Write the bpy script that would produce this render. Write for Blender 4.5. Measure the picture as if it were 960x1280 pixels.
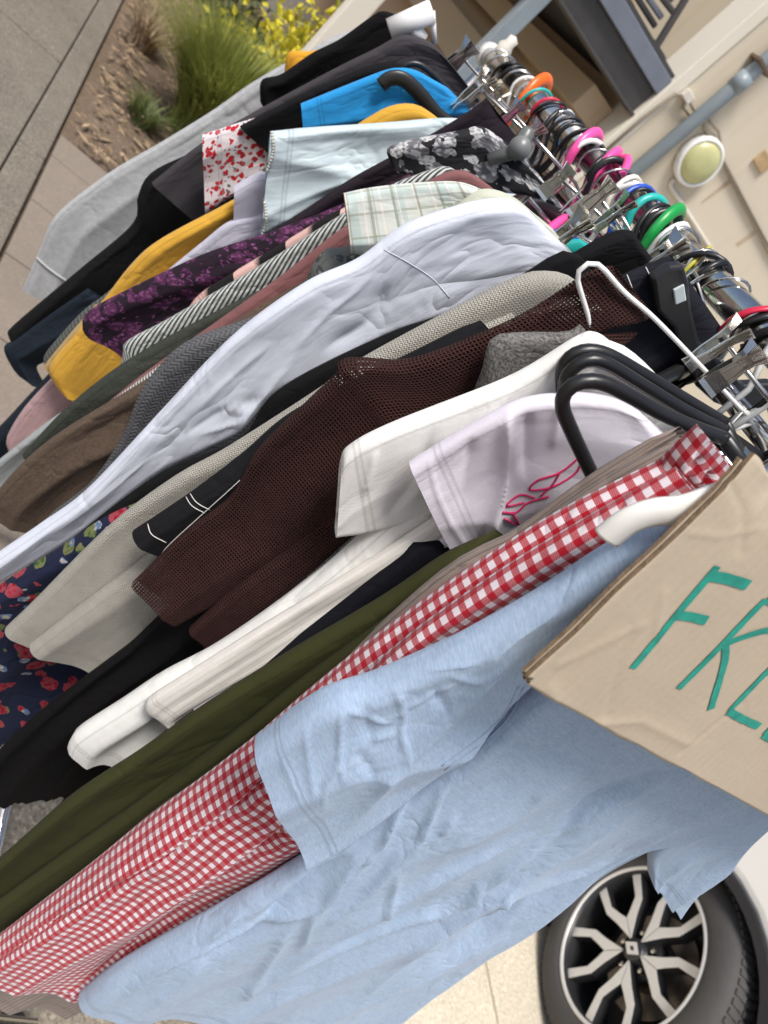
import bpy, bmesh, math, random
from mathutils import Vector, Matrix, noise
R = math.radians
random.seed(7)
for o in list(bpy.data.objects): bpy.data.objects.remove(o)
SC = bpy.context.scene
COL = SC.collection

# ------------------------------------------------------------------ camera, light
F = 980.0; PITCH = R(23.9); TH = R(39); CD = .52; CH = 1.51; CR, SR = .6, .8   # photo is 960 x 1280 px
fw = Vector((math.sin(TH)*math.cos(PITCH), math.cos(TH)*math.cos(PITCH), -math.sin(PITCH)))
rt = Vector((math.cos(TH), -math.sin(TH), 0))
up = rt.cross(fw)
ix = CR*rt + SR*up
iy = -SR*rt + CR*up
cam = bpy.data.cameras.new('camera'); camo = bpy.data.objects.new('camera', cam); COL.objects.link(camo)
m = Matrix((ix, iy, -fw)).transposed().to_4x4(); m.translation = (-CD, 0, CH)
camo.matrix_world = m
cam.sensor_fit = 'VERTICAL'; cam.sensor_height = 36; cam.lens = F/1280*36
cam.dof.use_dof = True; cam.dof.focus_distance = .58; cam.dof.aperture_fstop = 11
cam.clip_start = .02; cam.clip_end = 500
SC.camera = camo
SC.render.resolution_x = 768; SC.render.resolution_y = 1024

SUN_EL, SUN_AZ = R(60), R(232)      # azimuth clockwise from +Y
w = bpy.data.worlds.new('World'); SC.world = w; w.use_nodes = True
nt = w.node_tree; nt.nodes.clear()
sky = nt.nodes.new('ShaderNodeTexSky'); sky.sky_type = 'NISHITA'; sky.sun_disc = False
sky.sun_elevation = SUN_EL; sky.sun_rotation = SUN_AZ; sky.dust_density = 3; sky.air_density = 1.0; sky.ozone_density = .6
bg = nt.nodes.new('ShaderNodeBackground'); bg.inputs['Strength'].default_value = .085
out = nt.nodes.new('ShaderNodeOutputWorld')
nt.links.new(sky.outputs[0], bg.inputs[0]); nt.links.new(bg.outputs[0], out.inputs[0])
sl = bpy.data.lights.new('sun', 'SUN'); sl.energy = 2.5; sl.angle = R(18); sl.color = (1, .96, .91)
so = bpy.data.objects.new('sun', sl); COL.objects.link(so)
sdir = Vector((math.sin(SUN_AZ)*math.cos(SUN_EL), math.cos(SUN_AZ)*math.cos(SUN_EL), math.sin(SUN_EL)))
so.rotation_euler = sdir.to_track_quat('Z', 'Y').to_euler(); so.location = (0, 0, 6)
SC.view_settings.view_transform = 'Standard'; SC.view_settings.look = 'None'
SC.view_settings.gamma = 1; SC.view_settings.use_curve_mapping = False
SC.view_settings.exposure = .72

# ------------------------------------------------------------------ photo pixel -> place
def ray(px, py):
    dx, dy = px-480, py-640
    u = CR*dx+SR*dy; v = SR*dx-CR*dy
    return fw*F+rt*u+up*v
CAM = Vector((-CD, 0, CH))
def aty(px, py, y): r = ray(px, py); return CAM+r*(y/r.y)
def atz(px, py, z): r = ray(px, py); return CAM+r*((z-CH)/r.z)
def atx(px, py, x): r = ray(px, py); return CAM+r*((x+CD)/r.x)
def onplane(px, py, p, n):
    r = ray(px, py); return CAM+r*((p-CAM).dot(n)/r.dot(n))

# ------------------------------------------------------------------ helpers
def tag(o, label=None, cat=None, group=None, kind=None):
    if label: o['label'] = label
    if cat: o['category'] = cat
    if group: o['group'] = group
    if kind: o['kind'] = kind
    return o
def empty(name, loc=(0, 0, 0), label=None, cat=None, group=None):
    o = bpy.data.objects.new(name, None); o.empty_display_size = .05
    COL.objects.link(o); o.location = loc
    return tag(o, label, cat, group)
def link(name, me, mats, parent=None, smooth=True):
    o = bpy.data.objects.new(name, me)
    for mm in (mats if isinstance(mats, (list, tuple)) else [mats]):
        if mm: me.materials.append(mm)
    COL.objects.link(o)
    if smooth:
        for p in me.polygons: p.use_smooth = True
    if parent:
        o.parent = parent
        o.matrix_parent_inverse = Matrix.Translation(-parent.location) if parent.rotation_euler[:] == (0, 0, 0) else parent.matrix_basis.inverted()
    return o
class MB:
    def __init__(s): s.v = []; s.f = []; s.mi = []
    def quad(s, *p, mi=0):
        b = len(s.v); s.v += [tuple(q) for q in p]; s.f.append(tuple(range(b, b+len(p)))); s.mi.append(mi)
    def box(s, a, b, mi=0, M=None):
        x0, y0, z0 = a; x1, y1, z1 = b
        P = [Vector(p) for p in ((x0,y0,z0),(x1,y0,z0),(x1,y1,z0),(x0,y1,z0),(x0,y0,z1),(x1,y0,z1),(x1,y1,z1),(x0,y1,z1))]
        if M: P = [M @ p for p in P]
        n = len(s.v); s.v += [tuple(p) for p in P]
        for q in ((0,3,2,1),(4,5,6,7),(0,1,5,4),(1,2,6,5),(2,3,7,6),(3,0,4,7)):
            s.f.append(tuple(n+i for i in q)); s.mi.append(mi)
    def tube(s, pts, r, n=8, mi=0, caps=True, flat=1.0, up0=None):
        pts = [Vector(p) for p in pts]; k = len(pts)
        rr = r if isinstance(r, (list, tuple)) else [r]*k
        t0 = (pts[1]-pts[0]).normalized()
        a = Vector(up0) if up0 else (Vector((0, 0, 1)) if abs(t0.z) < .9 else Vector((1, 0, 0)))
        b0 = len(s.v); 
        for i, p in enumerate(pts):
            t = (pts[min(i+1, k-1)]-pts[max(i-1, 0)]).normalized()
            a = (a-t*a.dot(t)); a = a.normalized() if a.length > 1e-6 else t.orthogonal().normalized()
            c = t.cross(a)
            for j in range(n):
                th = 2*math.pi*j/n
                s.v.append(tuple(p+a*math.cos(th)*rr[i]+c*math.sin(th)*rr[i]*flat))
        for i in range(k-1):
            for j in range(n):
                q = (b0+i*n+j, b0+i*n+(j+1) % n, b0+(i+1)*n+(j+1) % n, b0+(i+1)*n+j)
                s.f.append(q); s.mi.append(mi)
        if caps:
            s.f.append(tuple(b0+j for j in reversed(range(n)))); s.mi.append(mi)
            s.f.append(tuple(b0+(k-1)*n+j for j in range(n))); s.mi.append(mi)
    def lathe(s, prof, n=32, M=None, mi=0):     # prof (r, z) about local z
        b = len(s.v); M = M or Matrix()
        for r_, z_ in prof:
            for j in range(n):
                th = 2*math.pi*j/n; s.v.append(tuple(M @ Vector((r_*math.cos(th), r_*math.sin(th), z_))))
        for i in range(len(prof)-1):
            for j in range(n):
                s.f.append((b+i*n+j, b+i*n+(j+1) % n, b+(i+1)*n+(j+1) % n, b+(i+1)*n+j)); s.mi.append(mi)
    def prism(s, poly, d0, d1, M=None, mi=0, mside=None):  # poly in local xy, extruded along local z
        M = M or Matrix(); b = len(s.v); n = len(poly)
        for z in (d0, d1): s.v += [tuple(M @ Vector((p[0], p[1], z))) for p in poly]
        s.f.append(tuple(b+i for i in reversed(range(n)))); s.mi.append(mi)
        s.f.append(tuple(b+n+i for i in range(n))); s.mi.append(mi)
        for i in range(n):
            s.f.append((b+i, b+(i+1) % n, b+n+(i+1) % n, b+n+i)); s.mi.append(mi if mside is None else mside)
    def mesh(s, name):
        me = bpy.data.meshes.new(name); me.from_pydata(s.v, [], s.f)
        for p, q in zip(me.polygons, s.mi): p.material_index = q
        me.update(); return me
    def build(s, name, mats, parent=None, smooth=False, bevel=0, seg=2):
        o = link(name, s.mesh(name), mats, parent, smooth)
        if bevel:
            md = o.modifiers.new('bevel', 'BEVEL'); md.width = bevel; md.segments = seg; md.limit_method = 'ANGLE'; md.angle_limit = R(35)
        return o
def catmull(P, n):
    """P list of Vectors -> n points evenly by chord length"""
    P = [Vector(p) for p in P]
    if len(P) == 2: return [P[0].lerp(P[1], i/(n-1)) for i in range(n)]
    Q = [P[0]*2-P[1]]+P+[P[-1]*2-P[-2]]
    dense = []
    for i in range(1, len(Q)-2):
        for k in range(12):
            t = k/12
            a, b, c, d = Q[i-1], Q[i], Q[i+1], Q[i+2]
            dense.append(.5*((2*b)+(c-a)*t+(2*a-5*b+4*c-d)*t*t+(3*b-a-3*c+d)*t**3))
    dense.append(P[-1])
    L = [0]
    for a, b in zip(dense, dense[1:]): L.append(L[-1]+(b-a).length)
    res = []; j = 0
    for i in range(n):
        s = L[-1]*i/(n-1)
        while j < len(L)-2 and L[j+1] < s: j += 1
        t = (s-L[j])/max(1e-9, L[j+1]-L[j]); res.append(dense[j].lerp(dense[j+1], min(1, t)))
    return res
def interp(v, t):
    if not isinstance(v, (list, tuple)): return v
    x = t*(len(v)-1); i = min(int(x), len(v)-2); return v[i]+(v[i+1]-v[i])*(x-i)

# ------------------------------------------------------------------ materials
class N:
    """tiny node-graph writer"""
    def __init__(s, name):
        s.m = bpy.data.materials.new(name); s.m.use_nodes = True; s.t = s.m.node_tree
        s.b = s.t.nodes['Principled BSDF']
    def n(s, typ, **kw):
        nd = s.t.nodes.new(typ)
        for k, v in kw.items():
            if k.startswith('i_'):
                key = k[2:]; key = int(key) if key.isdigit() else key
                s.set(nd, key, v)
            else: setattr(nd, k, v)
        return nd
    def set(s, nd, key, v):
        if isinstance(v, bpy.types.NodeSocket): s.t.links.new(v, nd.inputs[key])
        else: nd.inputs[key].default_value = v
    def math(s, op, a, b=None, c=None):
        nd = s.n('ShaderNodeMath', operation=op); s.set(nd, 0, a)
        if b is not None: s.set(nd, 1, b)
        if c is not None: s.set(nd, 2, c)
        return nd.outputs[0]
    def mix(s, f, a, b):
        nd = s.n('ShaderNodeMix', data_type='RGBA'); s.set(nd, 0, f)
        for k, v in ((6, a), (7, b)):
            s.set(nd, k, v if isinstance(v, bpy.types.NodeSocket) else (*v[:3], 1))
        return nd.outputs[2]
    def coord(s, kind='Object', scale=(1, 1, 1), rot=(0, 0, 0)):
        tc = s.n('ShaderNodeTexCoord'); mp = s.n('ShaderNodeMapping')
        s.t.links.new(tc.outputs[kind], mp.inputs[0]); mp.inputs['Scale'].default_value = scale; mp.inputs['Rotation'].default_value = rot
        return mp.outputs[0]
    def noise(s, vec, sc, det=4, rough=.55, dist=0):
        nd = s.n('ShaderNodeTexNoise', i_Vector=vec, i_Scale=sc, i_Detail=det, i_Roughness=rough, i_Distortion=dist); return nd.outputs[0]
    def vor(s, vec, sc, feature='F1', rnd=1.0):
        nd = s.n('ShaderNodeTexVoronoi', feature=feature, i_Vector=vec, i_Scale=sc, i_Randomness=rnd); return nd
    def ramp(s, f, stops):
        nd = s.n('ShaderNodeValToRGB'); s.set(nd, 0, f); e = nd.color_ramp.elements
        while len(e) < len(stops): e.new(.5)
        for q, (p, c) in zip(e, stops): q.position = p; q.color = (*c, 1) if len(c) == 3 else c
        return nd.outputs[0]
    def step(s, v, edge, soft=.02):
        nd = s.n('ShaderNodeMapRange', i_0=v, i_1=edge-soft, i_2=edge+soft); return nd.outputs[0]
    def sep(s, vec):
        nd = s.n('ShaderNodeSeparateXYZ'); s.set(nd, 0, vec); return nd.outputs
    def bump(s, h, strength=.3, dist=.002, prev=None):
        nd = s.n('ShaderNodeBump', i_Strength=strength, i_Distance=dist, i_Height=h)
        if prev is not None: s.t.links.new(prev, nd.inputs['Normal'])
        return nd.outputs[0]
    def out(s, col=None, rough=None, nrm=None, metal=None, **kw):
        if col is not None: s.set(s.b, 'Base Color', col if isinstance(col, bpy.types.NodeSocket) else (*col, 1))
        if rough is not None: s.set(s.b, 'Roughness', rough)
        if nrm is not None: s.set(s.b, 'Normal', nrm)
        if metal is not None: s.set(s.b, 'Metallic', metal)
        for k, v in kw.items(): s.set(s.b, k.replace('_', ' '), v)
        return s.m
def plain(name, col, rough=.5, metal=0, var=.08, sc=30, bump=0):
    g = N(name); v = g.coord()
    n_ = g.noise(v, sc)
    c = g.mix(n_, [max(0, k*(1-var*2)) for k in col], [min(1, k*(1+var*2)) for k in col])
    r_ = g.math('ADD', rough-.06, g.math('MULTIPLY', n_, .12))
    return g.out(c, r_, g.bump(n_, bump, .002) if bump else None, metal)

def fabric(name, col, pat=None, rough=.88, weave=.0007, weave_s=.25, wr=.5, wrs=14, hem=True, sheen=.25, mel=.06, stitch=None, gloss=None, crease=.3, seam=True):
    """cloth: uv in metres (u round the cloth, v up from the hem)"""
    g = N(name); uv = g.coord('UV'); ob = g.coord('Object')
    x, y, _ = g.sep(uv)
    base = (*col, 1)
    nz = g.noise(uv, 60, 5, .7)
    c = g.mix(nz, [k*(1-mel*2.5) for k in col], [min(1, k*(1+mel*2)) for k in col])
    alpha = None; hgt = None
    if pat: 
        r_ = pat(g, uv, x, y, c)
        if isinstance(r_, tuple): c, alpha, hgt = r_
        else: c = r_
    # weave
    su = g.math('SINE', g.math('MULTIPLY', x, 6.283/weave/2)); sv = g.math('SINE', g.math('MULTIPLY', y, 6.283/weave/2))
    wv = g.math('MULTIPLY', su, sv)
    nb = g.bump(wv, weave_s, .0004)
    # wrinkles : long, running down the cloth
    mp = g.n('ShaderNodeMapping'); g.t.links.new(uv, mp.inputs[0]); mp.inputs['Scale'].default_value = (1, .2, 1); mp.inputs['Rotation'].default_value = (0, 0, .22)
    a = g.noise(mp.outputs[0], wrs, 3, .5, .6)
    cr = g.math('MAXIMUM', g.math('SUBTRACT', 1.0, g.math('MULTIPLY', g.math('ABSOLUTE', g.math('SUBTRACT', a, .5)), 16.0)), 0.0)
    msk = g.step(g.noise(uv, wrs*.5, 2), .5, .14)
    mp2 = g.n('ShaderNodeMapping'); g.t.links.new(uv, mp2.inputs[0]); mp2.inputs['Scale'].default_value = (1, .55, 1); mp2.inputs['Rotation'].default_value = (0, 0, -.7); mp2.inputs['Location'].default_value = (3, 1, 0)
    a2 = g.noise(mp2.outputs[0], wrs*1.6, 3, .5, .5)
    cr2 = g.math('MAXIMUM', g.math('SUBTRACT', 1.0, g.math('MULTIPLY', g.math('ABSOLUTE', g.math('SUBTRACT', a2, .5)), 14.0)), 0.0)
    cr = g.math('MULTIPLY', g.math('ADD', g.math('POWER', cr, 1.5), g.math('MULTIPLY', g.math('POWER', cr2, 1.5), .4)), msk)
    a = g.math('ABSOLUTE', g.math('SUBTRACT', a, .5))
    b_ = g.noise(mp.outputs[0], wrs*3.1, 4, .55, .4)
    h = g.math('ADD', g.math('MULTIPLY', a, 1.6), g.math('MULTIPLY', b_, .35))
    nb = g.bump(h, wr, .012, nb)
    if crease: nb = g.bump(cr, crease, .010, nb)
    if hgt is not None: nb = g.bump(hgt, .7, .0018, nb)
    if seam:
        sl_ = g.math('LESS_THAN', g.math('ABSOLUTE', g.math('SUBTRACT', x, .011)), .0008)
        puck = g.math('MULTIPLY', g.step(g.math('ABSOLUTE', g.math('SUBTRACT', x, .011)), .004, .004), -1.0)
        puck = g.math('MULTIPLY', g.math('ADD', puck, 1.0), g.noise(uv, 160, 2))
        nb = g.bump(g.math('SUBTRACT', g.math('MULTIPLY', puck, .6), sl_), .7, .0014, nb)
        c = g.mix(g.math('MULTIPLY', sl_, .3), c, [k*.45 for k in col])
    if hem:
        l1 = g.math('LESS_THAN', g.math('ABSOLUTE', g.math('SUBTRACT', y, .020)), .0011)
        l2 = g.math('LESS_THAN', g.math('ABSOLUTE', g.math('SUBTRACT', y, .0245)), .0009)
        l = g.math('MAXIMUM', l1, l2)
        thick = g.math('LESS_THAN', y, .0225)
        nb = g.bump(g.math('SUBTRACT', g.math('MULTIPLY', thick, .5), l), .8, .0014, nb)
        if stitch:
            dash = g.math('GREATER_THAN', g.math('FRACT', g.math('MULTIPLY', x, 250)), .25)
            c = g.mix(g.math('MULTIPLY', l, dash), c, stitch)
        else: c = g.mix(g.math('MULTIPLY', l, .35), c, [k*.5 for k in col])
    mm = g.out(c, gloss if gloss else rough, nb)
    g.b.inputs['Sheen Weight'].default_value = sheen*min(1, max(col)*2.2)*.5; g.b.inputs['Sheen Roughness'].default_value = .5
    g.b.inputs['Specular IOR Level'].default_value = .3 if max(col) > .1 else .16
    if alpha is not None: g.set(g.b, 'Alpha', alpha)
    return mm

def p_gingham(s=.0096, red=(.38, .003, .016), white=(.74, .69, .73)):
    def f(g, uv, x, y, c):
        a = g.math('GREATER_THAN', g.math('FRACT', g.math('DIVIDE', x, s)), .5)
        b = g.math('GREATER_THAN', g.math('FRACT', g.math('DIVIDE', y, s)), .5)
        th = g.math('GREATER_THAN', g.math('FRACT', g.math('DIVIDE', g.math('ADD', x, y), s/7)), .5)
        mid = g.mix(th, [r*.95+w*.05 for r, w in zip(red, white)], [r*.72+w*.28 for r, w in zip(red, white)])
        t = g.math('ADD', a, b)
        c1 = g.mix(g.math('GREATER_THAN', t, .5), white, mid)
        thr = g.math('GREATER_THAN', g.math('FRACT', g.math('DIVIDE', x, s/8)), .55)
        c1 = g.mix(g.math('MULTIPLY', thr, .12), c1, red)
        return g.mix(g.math('GREATER_THAN', t, 1.5), c1, red)
    return f
def p_stripe(cols, s, ang=0, fr=.5):
    def f(g, uv, x, y, c):
        v = g.math('ADD', g.math('MULTIPLY', x, math.cos(ang)), g.math('MULTIPLY', y, math.sin(ang)))
        q = g.math('FRACT', g.math('DIVIDE', v, s))
        cc = g.mix(g.step(q, fr, .06), cols[0], cols[1])
        if len(cols) > 2:
            q2 = g.math('FRACT', g.math('DIVIDE', v, s*2)); cc = g.mix(g.math('GREATER_THAN', q2, .8), cc, cols[2])
        return cc, None, q
    return f
def p_plaid(base, c1, c2, s=.05):
    def f(g, uv, x, y, c):
        cc = c
        for ax, ss, col, fr, k in ((x, s, c1, .22, .55), (y, s, c1, .25, .6), (y, s*.5, c2, .12, .75), (x, s*.5, c2, .1, .6), (y, s*.37, (.82, .7, .66), .1, .5)):
            q = g.math('LESS_THAN', g.math('FRACT', g.math('DIVIDE', ax, ss)), fr)
            cc = g.mix(g.math('MULTIPLY', q, k), cc, col)
        return cc
    return f
def p_floral(layers, warp=.008):
    """layers: (scale, threshold, colour a, colour b, keep fraction)"""
    def f(g, uv, x, y, c):
        cc = c
        nn = g.n('ShaderNodeTexNoise', i_Vector=uv, i_Scale=90.0, i_Detail=2.0)
        off = g.n('ShaderNodeVectorMath', operation='SCALE'); g.t.links.new(nn.outputs['Color'], off.inputs[0]); off.inputs['Scale'].default_value = warp
        ad = g.n('ShaderNodeVectorMath', operation='ADD'); g.t.links.new(uv, ad.inputs[0]); g.t.links.new(off.outputs[0], ad.inputs[1])
        for i, (sc, th, ca, cb, keep) in enumerate(layers):
            mp = g.n('ShaderNodeMapping'); g.t.links.new(ad.outputs[0], mp.inputs[0]); mp.inputs['Location'].default_value = (i*.37, i*.19, 0); mp.inputs['Rotation'].default_value = (0, 0, i*.6)
            v = g.vor(mp.outputs[0], sc); rx = g.sep(v.outputs['Color'])
            on = g.math('MULTIPLY', g.math('LESS_THAN', v.outputs['Distance'], th), g.math('LESS_THAN', rx[0], keep))
            pet = g.vor(mp.outputs[0], sc*3.2); 
            fc = g.mix(g.step(g.math('ADD', pet.outputs['Distance'], g.math('MULTIPLY', v.outputs['Distance'], .4)), .52, .12), ca, cb)
            cc = g.mix(on, cc, fc)
        return cc
    return f
def p_mesh(s=.0062):
    def f(g, uv, x, y, c):
        a = g.math('ABSOLUTE', g.math('SUBTRACT', g.math('FRACT', g.math('DIVIDE', g.math('ADD', x, g.math('MULTIPLY', g.noise(uv, 60), .003)), s)), .5))
        b = g.math('ABSOLUTE', g.math('SUBTRACT', g.math('FRACT', g.math('DIVIDE', y, s)), .5))
        mx = g.math('MAXIMUM', a, b)
        hole = g.math('LESS_THAN', mx, g.math('ADD', .12, g.math('MULTIPLY', g.noise(uv, 45, 3), .2)))
        return c, g.math('SUBTRACT', 1.0, hole), g.step(mx, .36, .12)
    return f
def p_knit(s=.004, depth=1.0, dark=.55):
    def f(g, uv, x, y, c):
        ph = g.math('MULTIPLY', g.math('ABSOLUTE', g.math('SUBTRACT', g.math('FRACT', g.math('DIVIDE', x, s)), .5)), 1.3)
        q = g.math('ABSOLUTE', g.math('SUBTRACT', g.math('FRACT', g.math('ADD', g.math('DIVIDE', y, s), ph)), .5))
        h = g.math('MULTIPLY', q, 2.0)
        return g.mix(g.math('MULTIPLY', h, dark), g.mix(.45, c, (0, 0, 0)), c), None, h
    return f
def p_rib(s=.006, k=.35):
    def f(g, uv, x, y, c):
        h = g.math('ABSOLUTE', g.math('SUBTRACT', g.math('FRACT', g.math('DIVIDE', x, s)), .5))
        return g.mix(g.math('MULTIPLY', g.math('LESS_THAN', h, .13), k), c, (.02, .02, .02)), None, h
    return f
def p_mel(c2, sc=220, amt=.5, stretch=1):
    def f(g, uv, x, y, c):
        mp = g.n('ShaderNodeMapping'); g.t.links.new(uv, mp.inputs[0]); mp.inputs['Scale'].default_value = (1, stretch, 1)
        n_ = g.noise(mp.outputs[0], sc, 3, .7)
        n2 = g.noise(mp.outputs[0], sc*.25, 3, .7)
        k = g.math('ADD', g.math('MULTIPLY', n_, .7), g.math('MULTIPLY', n2, .3))
        return g.mix(g.math('MULTIPLY', g.step(k, .5, .1), amt), c, c2)
    return f
def p_zig(c2, s=.016):
    def f(g, uv, x, y, c):
        ph = g.math('ABSOLUTE', g.math('SUBTRACT', g.math('FRACT', g.math('DIVIDE', x, s)), .5))
        q = g.math('FRACT', g.math('ADD', g.math('DIVIDE', y, s*.5), g.math('MULTIPLY', ph, 2.2)))
        h = g.math('ABSOLUTE', g.math('SUBTRACT', q, .5))
        return g.mix(g.step(h, .2, .08), c, c2), None, h
    return f

MT = {}
def concrete(name, c1, c2, sc=3, grit=.5, bs=.35):
    g = N(name); v = g.coord()
    a = g.noise(v, sc, 6, .65); b = g.noise(v, 90, 4, .7); d = g.vor(v, 140)
    e = g.noise(v, .7, 5, .6)
    c = g.mix(a, c1, c2)
    c = g.mix(g.math('MULTIPLY', g.step(b, .55, .1), grit), c, [k*.55 for k in c1])
    c = g.mix(g.math('MULTIPLY', g.step(g.sep(d.outputs['Color'])[0], .85, .05), grit*.5), c, [min(1, k*1.5) for k in c2])
    c = g.mix(g.math('MULTIPLY', g.step(e, .6, .12), .35), c, [k*.6 for k in c1])
    nb = g.bump(b, bs, .004); nb = g.bump(a, .2, .01, nb)
    return g.out(c, .92, nb)
MT['drive'] = concrete('driveway_concrete', (.52, .46, .35), (.66, .60, .48))
MT['path'] = concrete('path_concrete', (.125, .108, .086), (.24, .208, .165), 5, .7)
MT['gravel'] = concrete('aggregate', (.24, .20, .15), (.40, .35, .27), 9, .9, .7)
MT['paver'] = concrete('paver', (.20, .165, .13), (.26, .215, .175), 4, .3, .2)
MT['soil'] = concrete('soil', (.10, .068, .045), (.20, .145, .098), 12, .8, 1.0)
def wallmat(name, c, dirt=.3):
    g = N(name); v = g.coord(); a = g.noise(v, 1.3, 5, .6); b = g.noise(v, 120, 3)
    mp = g.coord('Object', (14, 14, .9)); d = g.noise(mp, 1, 4, .6)
    cc = g.mix(a, [k*.93 for k in c], [min(1, k*1.04) for k in c])
    cc = g.mix(g.math('MULTIPLY', g.step(d, .66, .1), dirt), cc, [k*w for k, w in zip(c, (.78, .68, .52))])
    return g.out(cc, .75, g.bump(b, .15, .002))
MT['wall'] = wallmat('cream_render', (.66, .585, .46))
MT['trim'] = wallmat('white_trim', (.74, .69, .59), .15)
MT['tan'] = wallmat('tan_render', (.50, .38, .26))
MT['steel'] = plain('blue_grey_steel', (.17, .19, .235), .45, .0, .1, 12, .05)
MT['steel_d'] = plain('dark_steel', (.075, .07, .068), .55, .2, .15, 15, .1)
MT['pipe'] = plain('grey_pipe', (.24, .285, .315), .4, 0, .1, 10)
MT['dark'] = plain('shaded_soffit', (.03, .03, .04), .8)  # near-black base colour holds the shade under the deck
MT['cable'] = plain('cable_sheath', (.26, .22, .17), .6)
MT['conduit'] = plain('white_conduit', (.66, .62, .54), .5)
MT['lens'] = plain('bulkhead_lens', (.50, .49, .24), .35, 0, .06, 20)
MT['whitepl'] = plain('white_plastic', (.80, .80, .79), .35)
MT['chrome'] = plain('chrome', (.62, .60, .57), .16, 1.0, .12, 60)
MT['clip'] = plain('clip_steel', (.60, .58, .54), .24, 1.0, .15, 40)
MT['timber'] = plain('timber', (.46, .32, .17), .6, 0, .2, 30)
def rust():
    g = N('rust_stain'); v = g.coord('Object', (30, 30, 3)); n_ = g.noise(v, 1, 4, .6)
    g.out((.42, .20, .06), .9); g.set(g.b, 'Alpha', g.math('MULTIPLY', g.step(n_, .52, .25), .55)); return g.m
MT['rust'] = rust()
def leafmat(name, c, v=.35, tr=.25):
    g = N(name); gm = g.n('ShaderNodeNewGeometry'); n_ = g.noise(g.coord(), 9, 3)
    k = g.math('ADD', g.math('MULTIPLY', gm.outputs['Random Per Island'], .7), g.math('MULTIPLY', n_, .3))
    cc = g.mix(k, [q*(1-v) for q in c[0]], [q*(1+v) for q in c[1]])
    g.out(cc, .6); g.b.inputs['Subsurface Weight'].default_value = 0
    tb = g.n('ShaderNodeBsdfTranslucent'); g.t.links.new(cc, tb.inputs[0])
    mx = g.n('ShaderNodeMixShader'); mx.inputs[0].default_value = tr
    g.t.links.new(g.b.outputs[0], mx.inputs[1]); g.t.links.new(tb.outputs[0], mx.inputs[2])
    g.t.links.new(mx.outputs[0], g.t.nodes['Material Output'].inputs[0]); return g.m
MT['grass'] = leafmat('tussock_blade', ((.10, .15, .02), (.34, .36, .09)))
MT['weed'] = leafmat('weed_leaf', ((.08, .11, .03), (.17, .21, .07)))
MT['shrub'] = leafmat('yellow_shrub_leaf', ((.40, .42, .03), (.70, .60, .04)))
MT['dkleaf'] = leafmat('dark_leaf', ((.04, .055, .02), (.12, .13, .05)))
MT['stem'] = plain('woody_stem', (.13, .09, .06), .9)
MT['litter'] = leafmat('dry_litter', ((.15, .10, .06), (.36, .26, .16)), .3, .05)

# ------------------------------------------------------------------ ground
def sheet(name, poly, z, mat, kind='structure', thick=None, parent=None, bevel=0):
    b = MB()
    if thick: b.prism([(p[0], p[1]) for p in poly], z-thick, z)
    else: b.quad(*[(p[0], p[1], z) for p in poly])
    o = b.build(name, mat, parent, False, bevel); 
    if kind: o['kind'] = kind
    return o
sheet('ground', [(-120, -120), (120, -120), (120, 120), (-120, 120)], -.06, MT['soil'])
# driveway in bays with open joints, the joint beside the car wheel runs along the drive
bays = [(-.05, .95), (.955, 1.73), (1.742, 4.2), (4.212, 9)]
drive = sheet('driveway', [(-.1, -9), (9, -9), (9, 3.79), (-.1, 3.79)], -.03, MT['soil'])
for x0, x1 in bays:
    for y0, y1 in ((-8, -4.01), (-4, -.51), (-.5, 2.3), (2.312, 3.79)):
        if x0 < 0 and y0 > 2: x0_ = .6
        else: x0_ = x0
        bmat = MT['gravel'] if (x0 < 0 and y0 > -.6) else MT['drive']
        sheet('slab', [(x0_, y0), (x1, y0), (x1, y1), (x0_, y1)], 0, bmat, None, .029, drive, .006)
# path slabs left of the rack, running the same way as the rail
path = sheet('path', [(-3.2, -6), (-.275, -6), (-.275, 30), (-3.2, 30)], -.028, MT['soil'])
yy = -5.0; i = 0
while yy < 22:
    ln = 1.35
    sheet('slab', [(-1.62, yy+.004), (-.40, yy+.004), (-.40, yy+ln-.004), (-1.62, yy+ln-.004)], .004+random.uniform(-.003, .003), MT['path'], None, .03, path, .006)
    sheet('slab', [(-3.15, yy+.05), (-1.63, yy+.05), (-1.63, yy+ln+.04), (-3.15, yy+ln+.04)], .003, MT['path'], None, .03, path, .006)
    sheet('kerb_stone', [(-.394, yy+.3), (-.282, yy+.3), (-.282, yy+ln+.294), (-.394, yy+ln+.294)], .012, MT['path'], None, .038, path, .008)
    yy += ln
# smooth pavers between path and drive
pav = sheet('paving', [(-.274, -1), (-.10, -1), (.9, 3.76), (-.274, 3.76)], -.026, MT['soil'])
yy = -.9
while yy < 3.7:
    ye = min(yy+.44, 3.74)
    sheet('paver', [(-.268, yy), (.03, yy), (.03, ye-.008), (-.268, ye-.008)], .004, MT['paver'], None, .028, pav, .005)
    if yy > 2.2: sheet('paver', [(.038, yy+.1), (.38, yy+.1), (.38, min(ye+.092, 3.74)), (.038, min(ye+.092, 3.74))], .003, MT['paver'], None, .028, pav, .005)
    yy += .44
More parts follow.
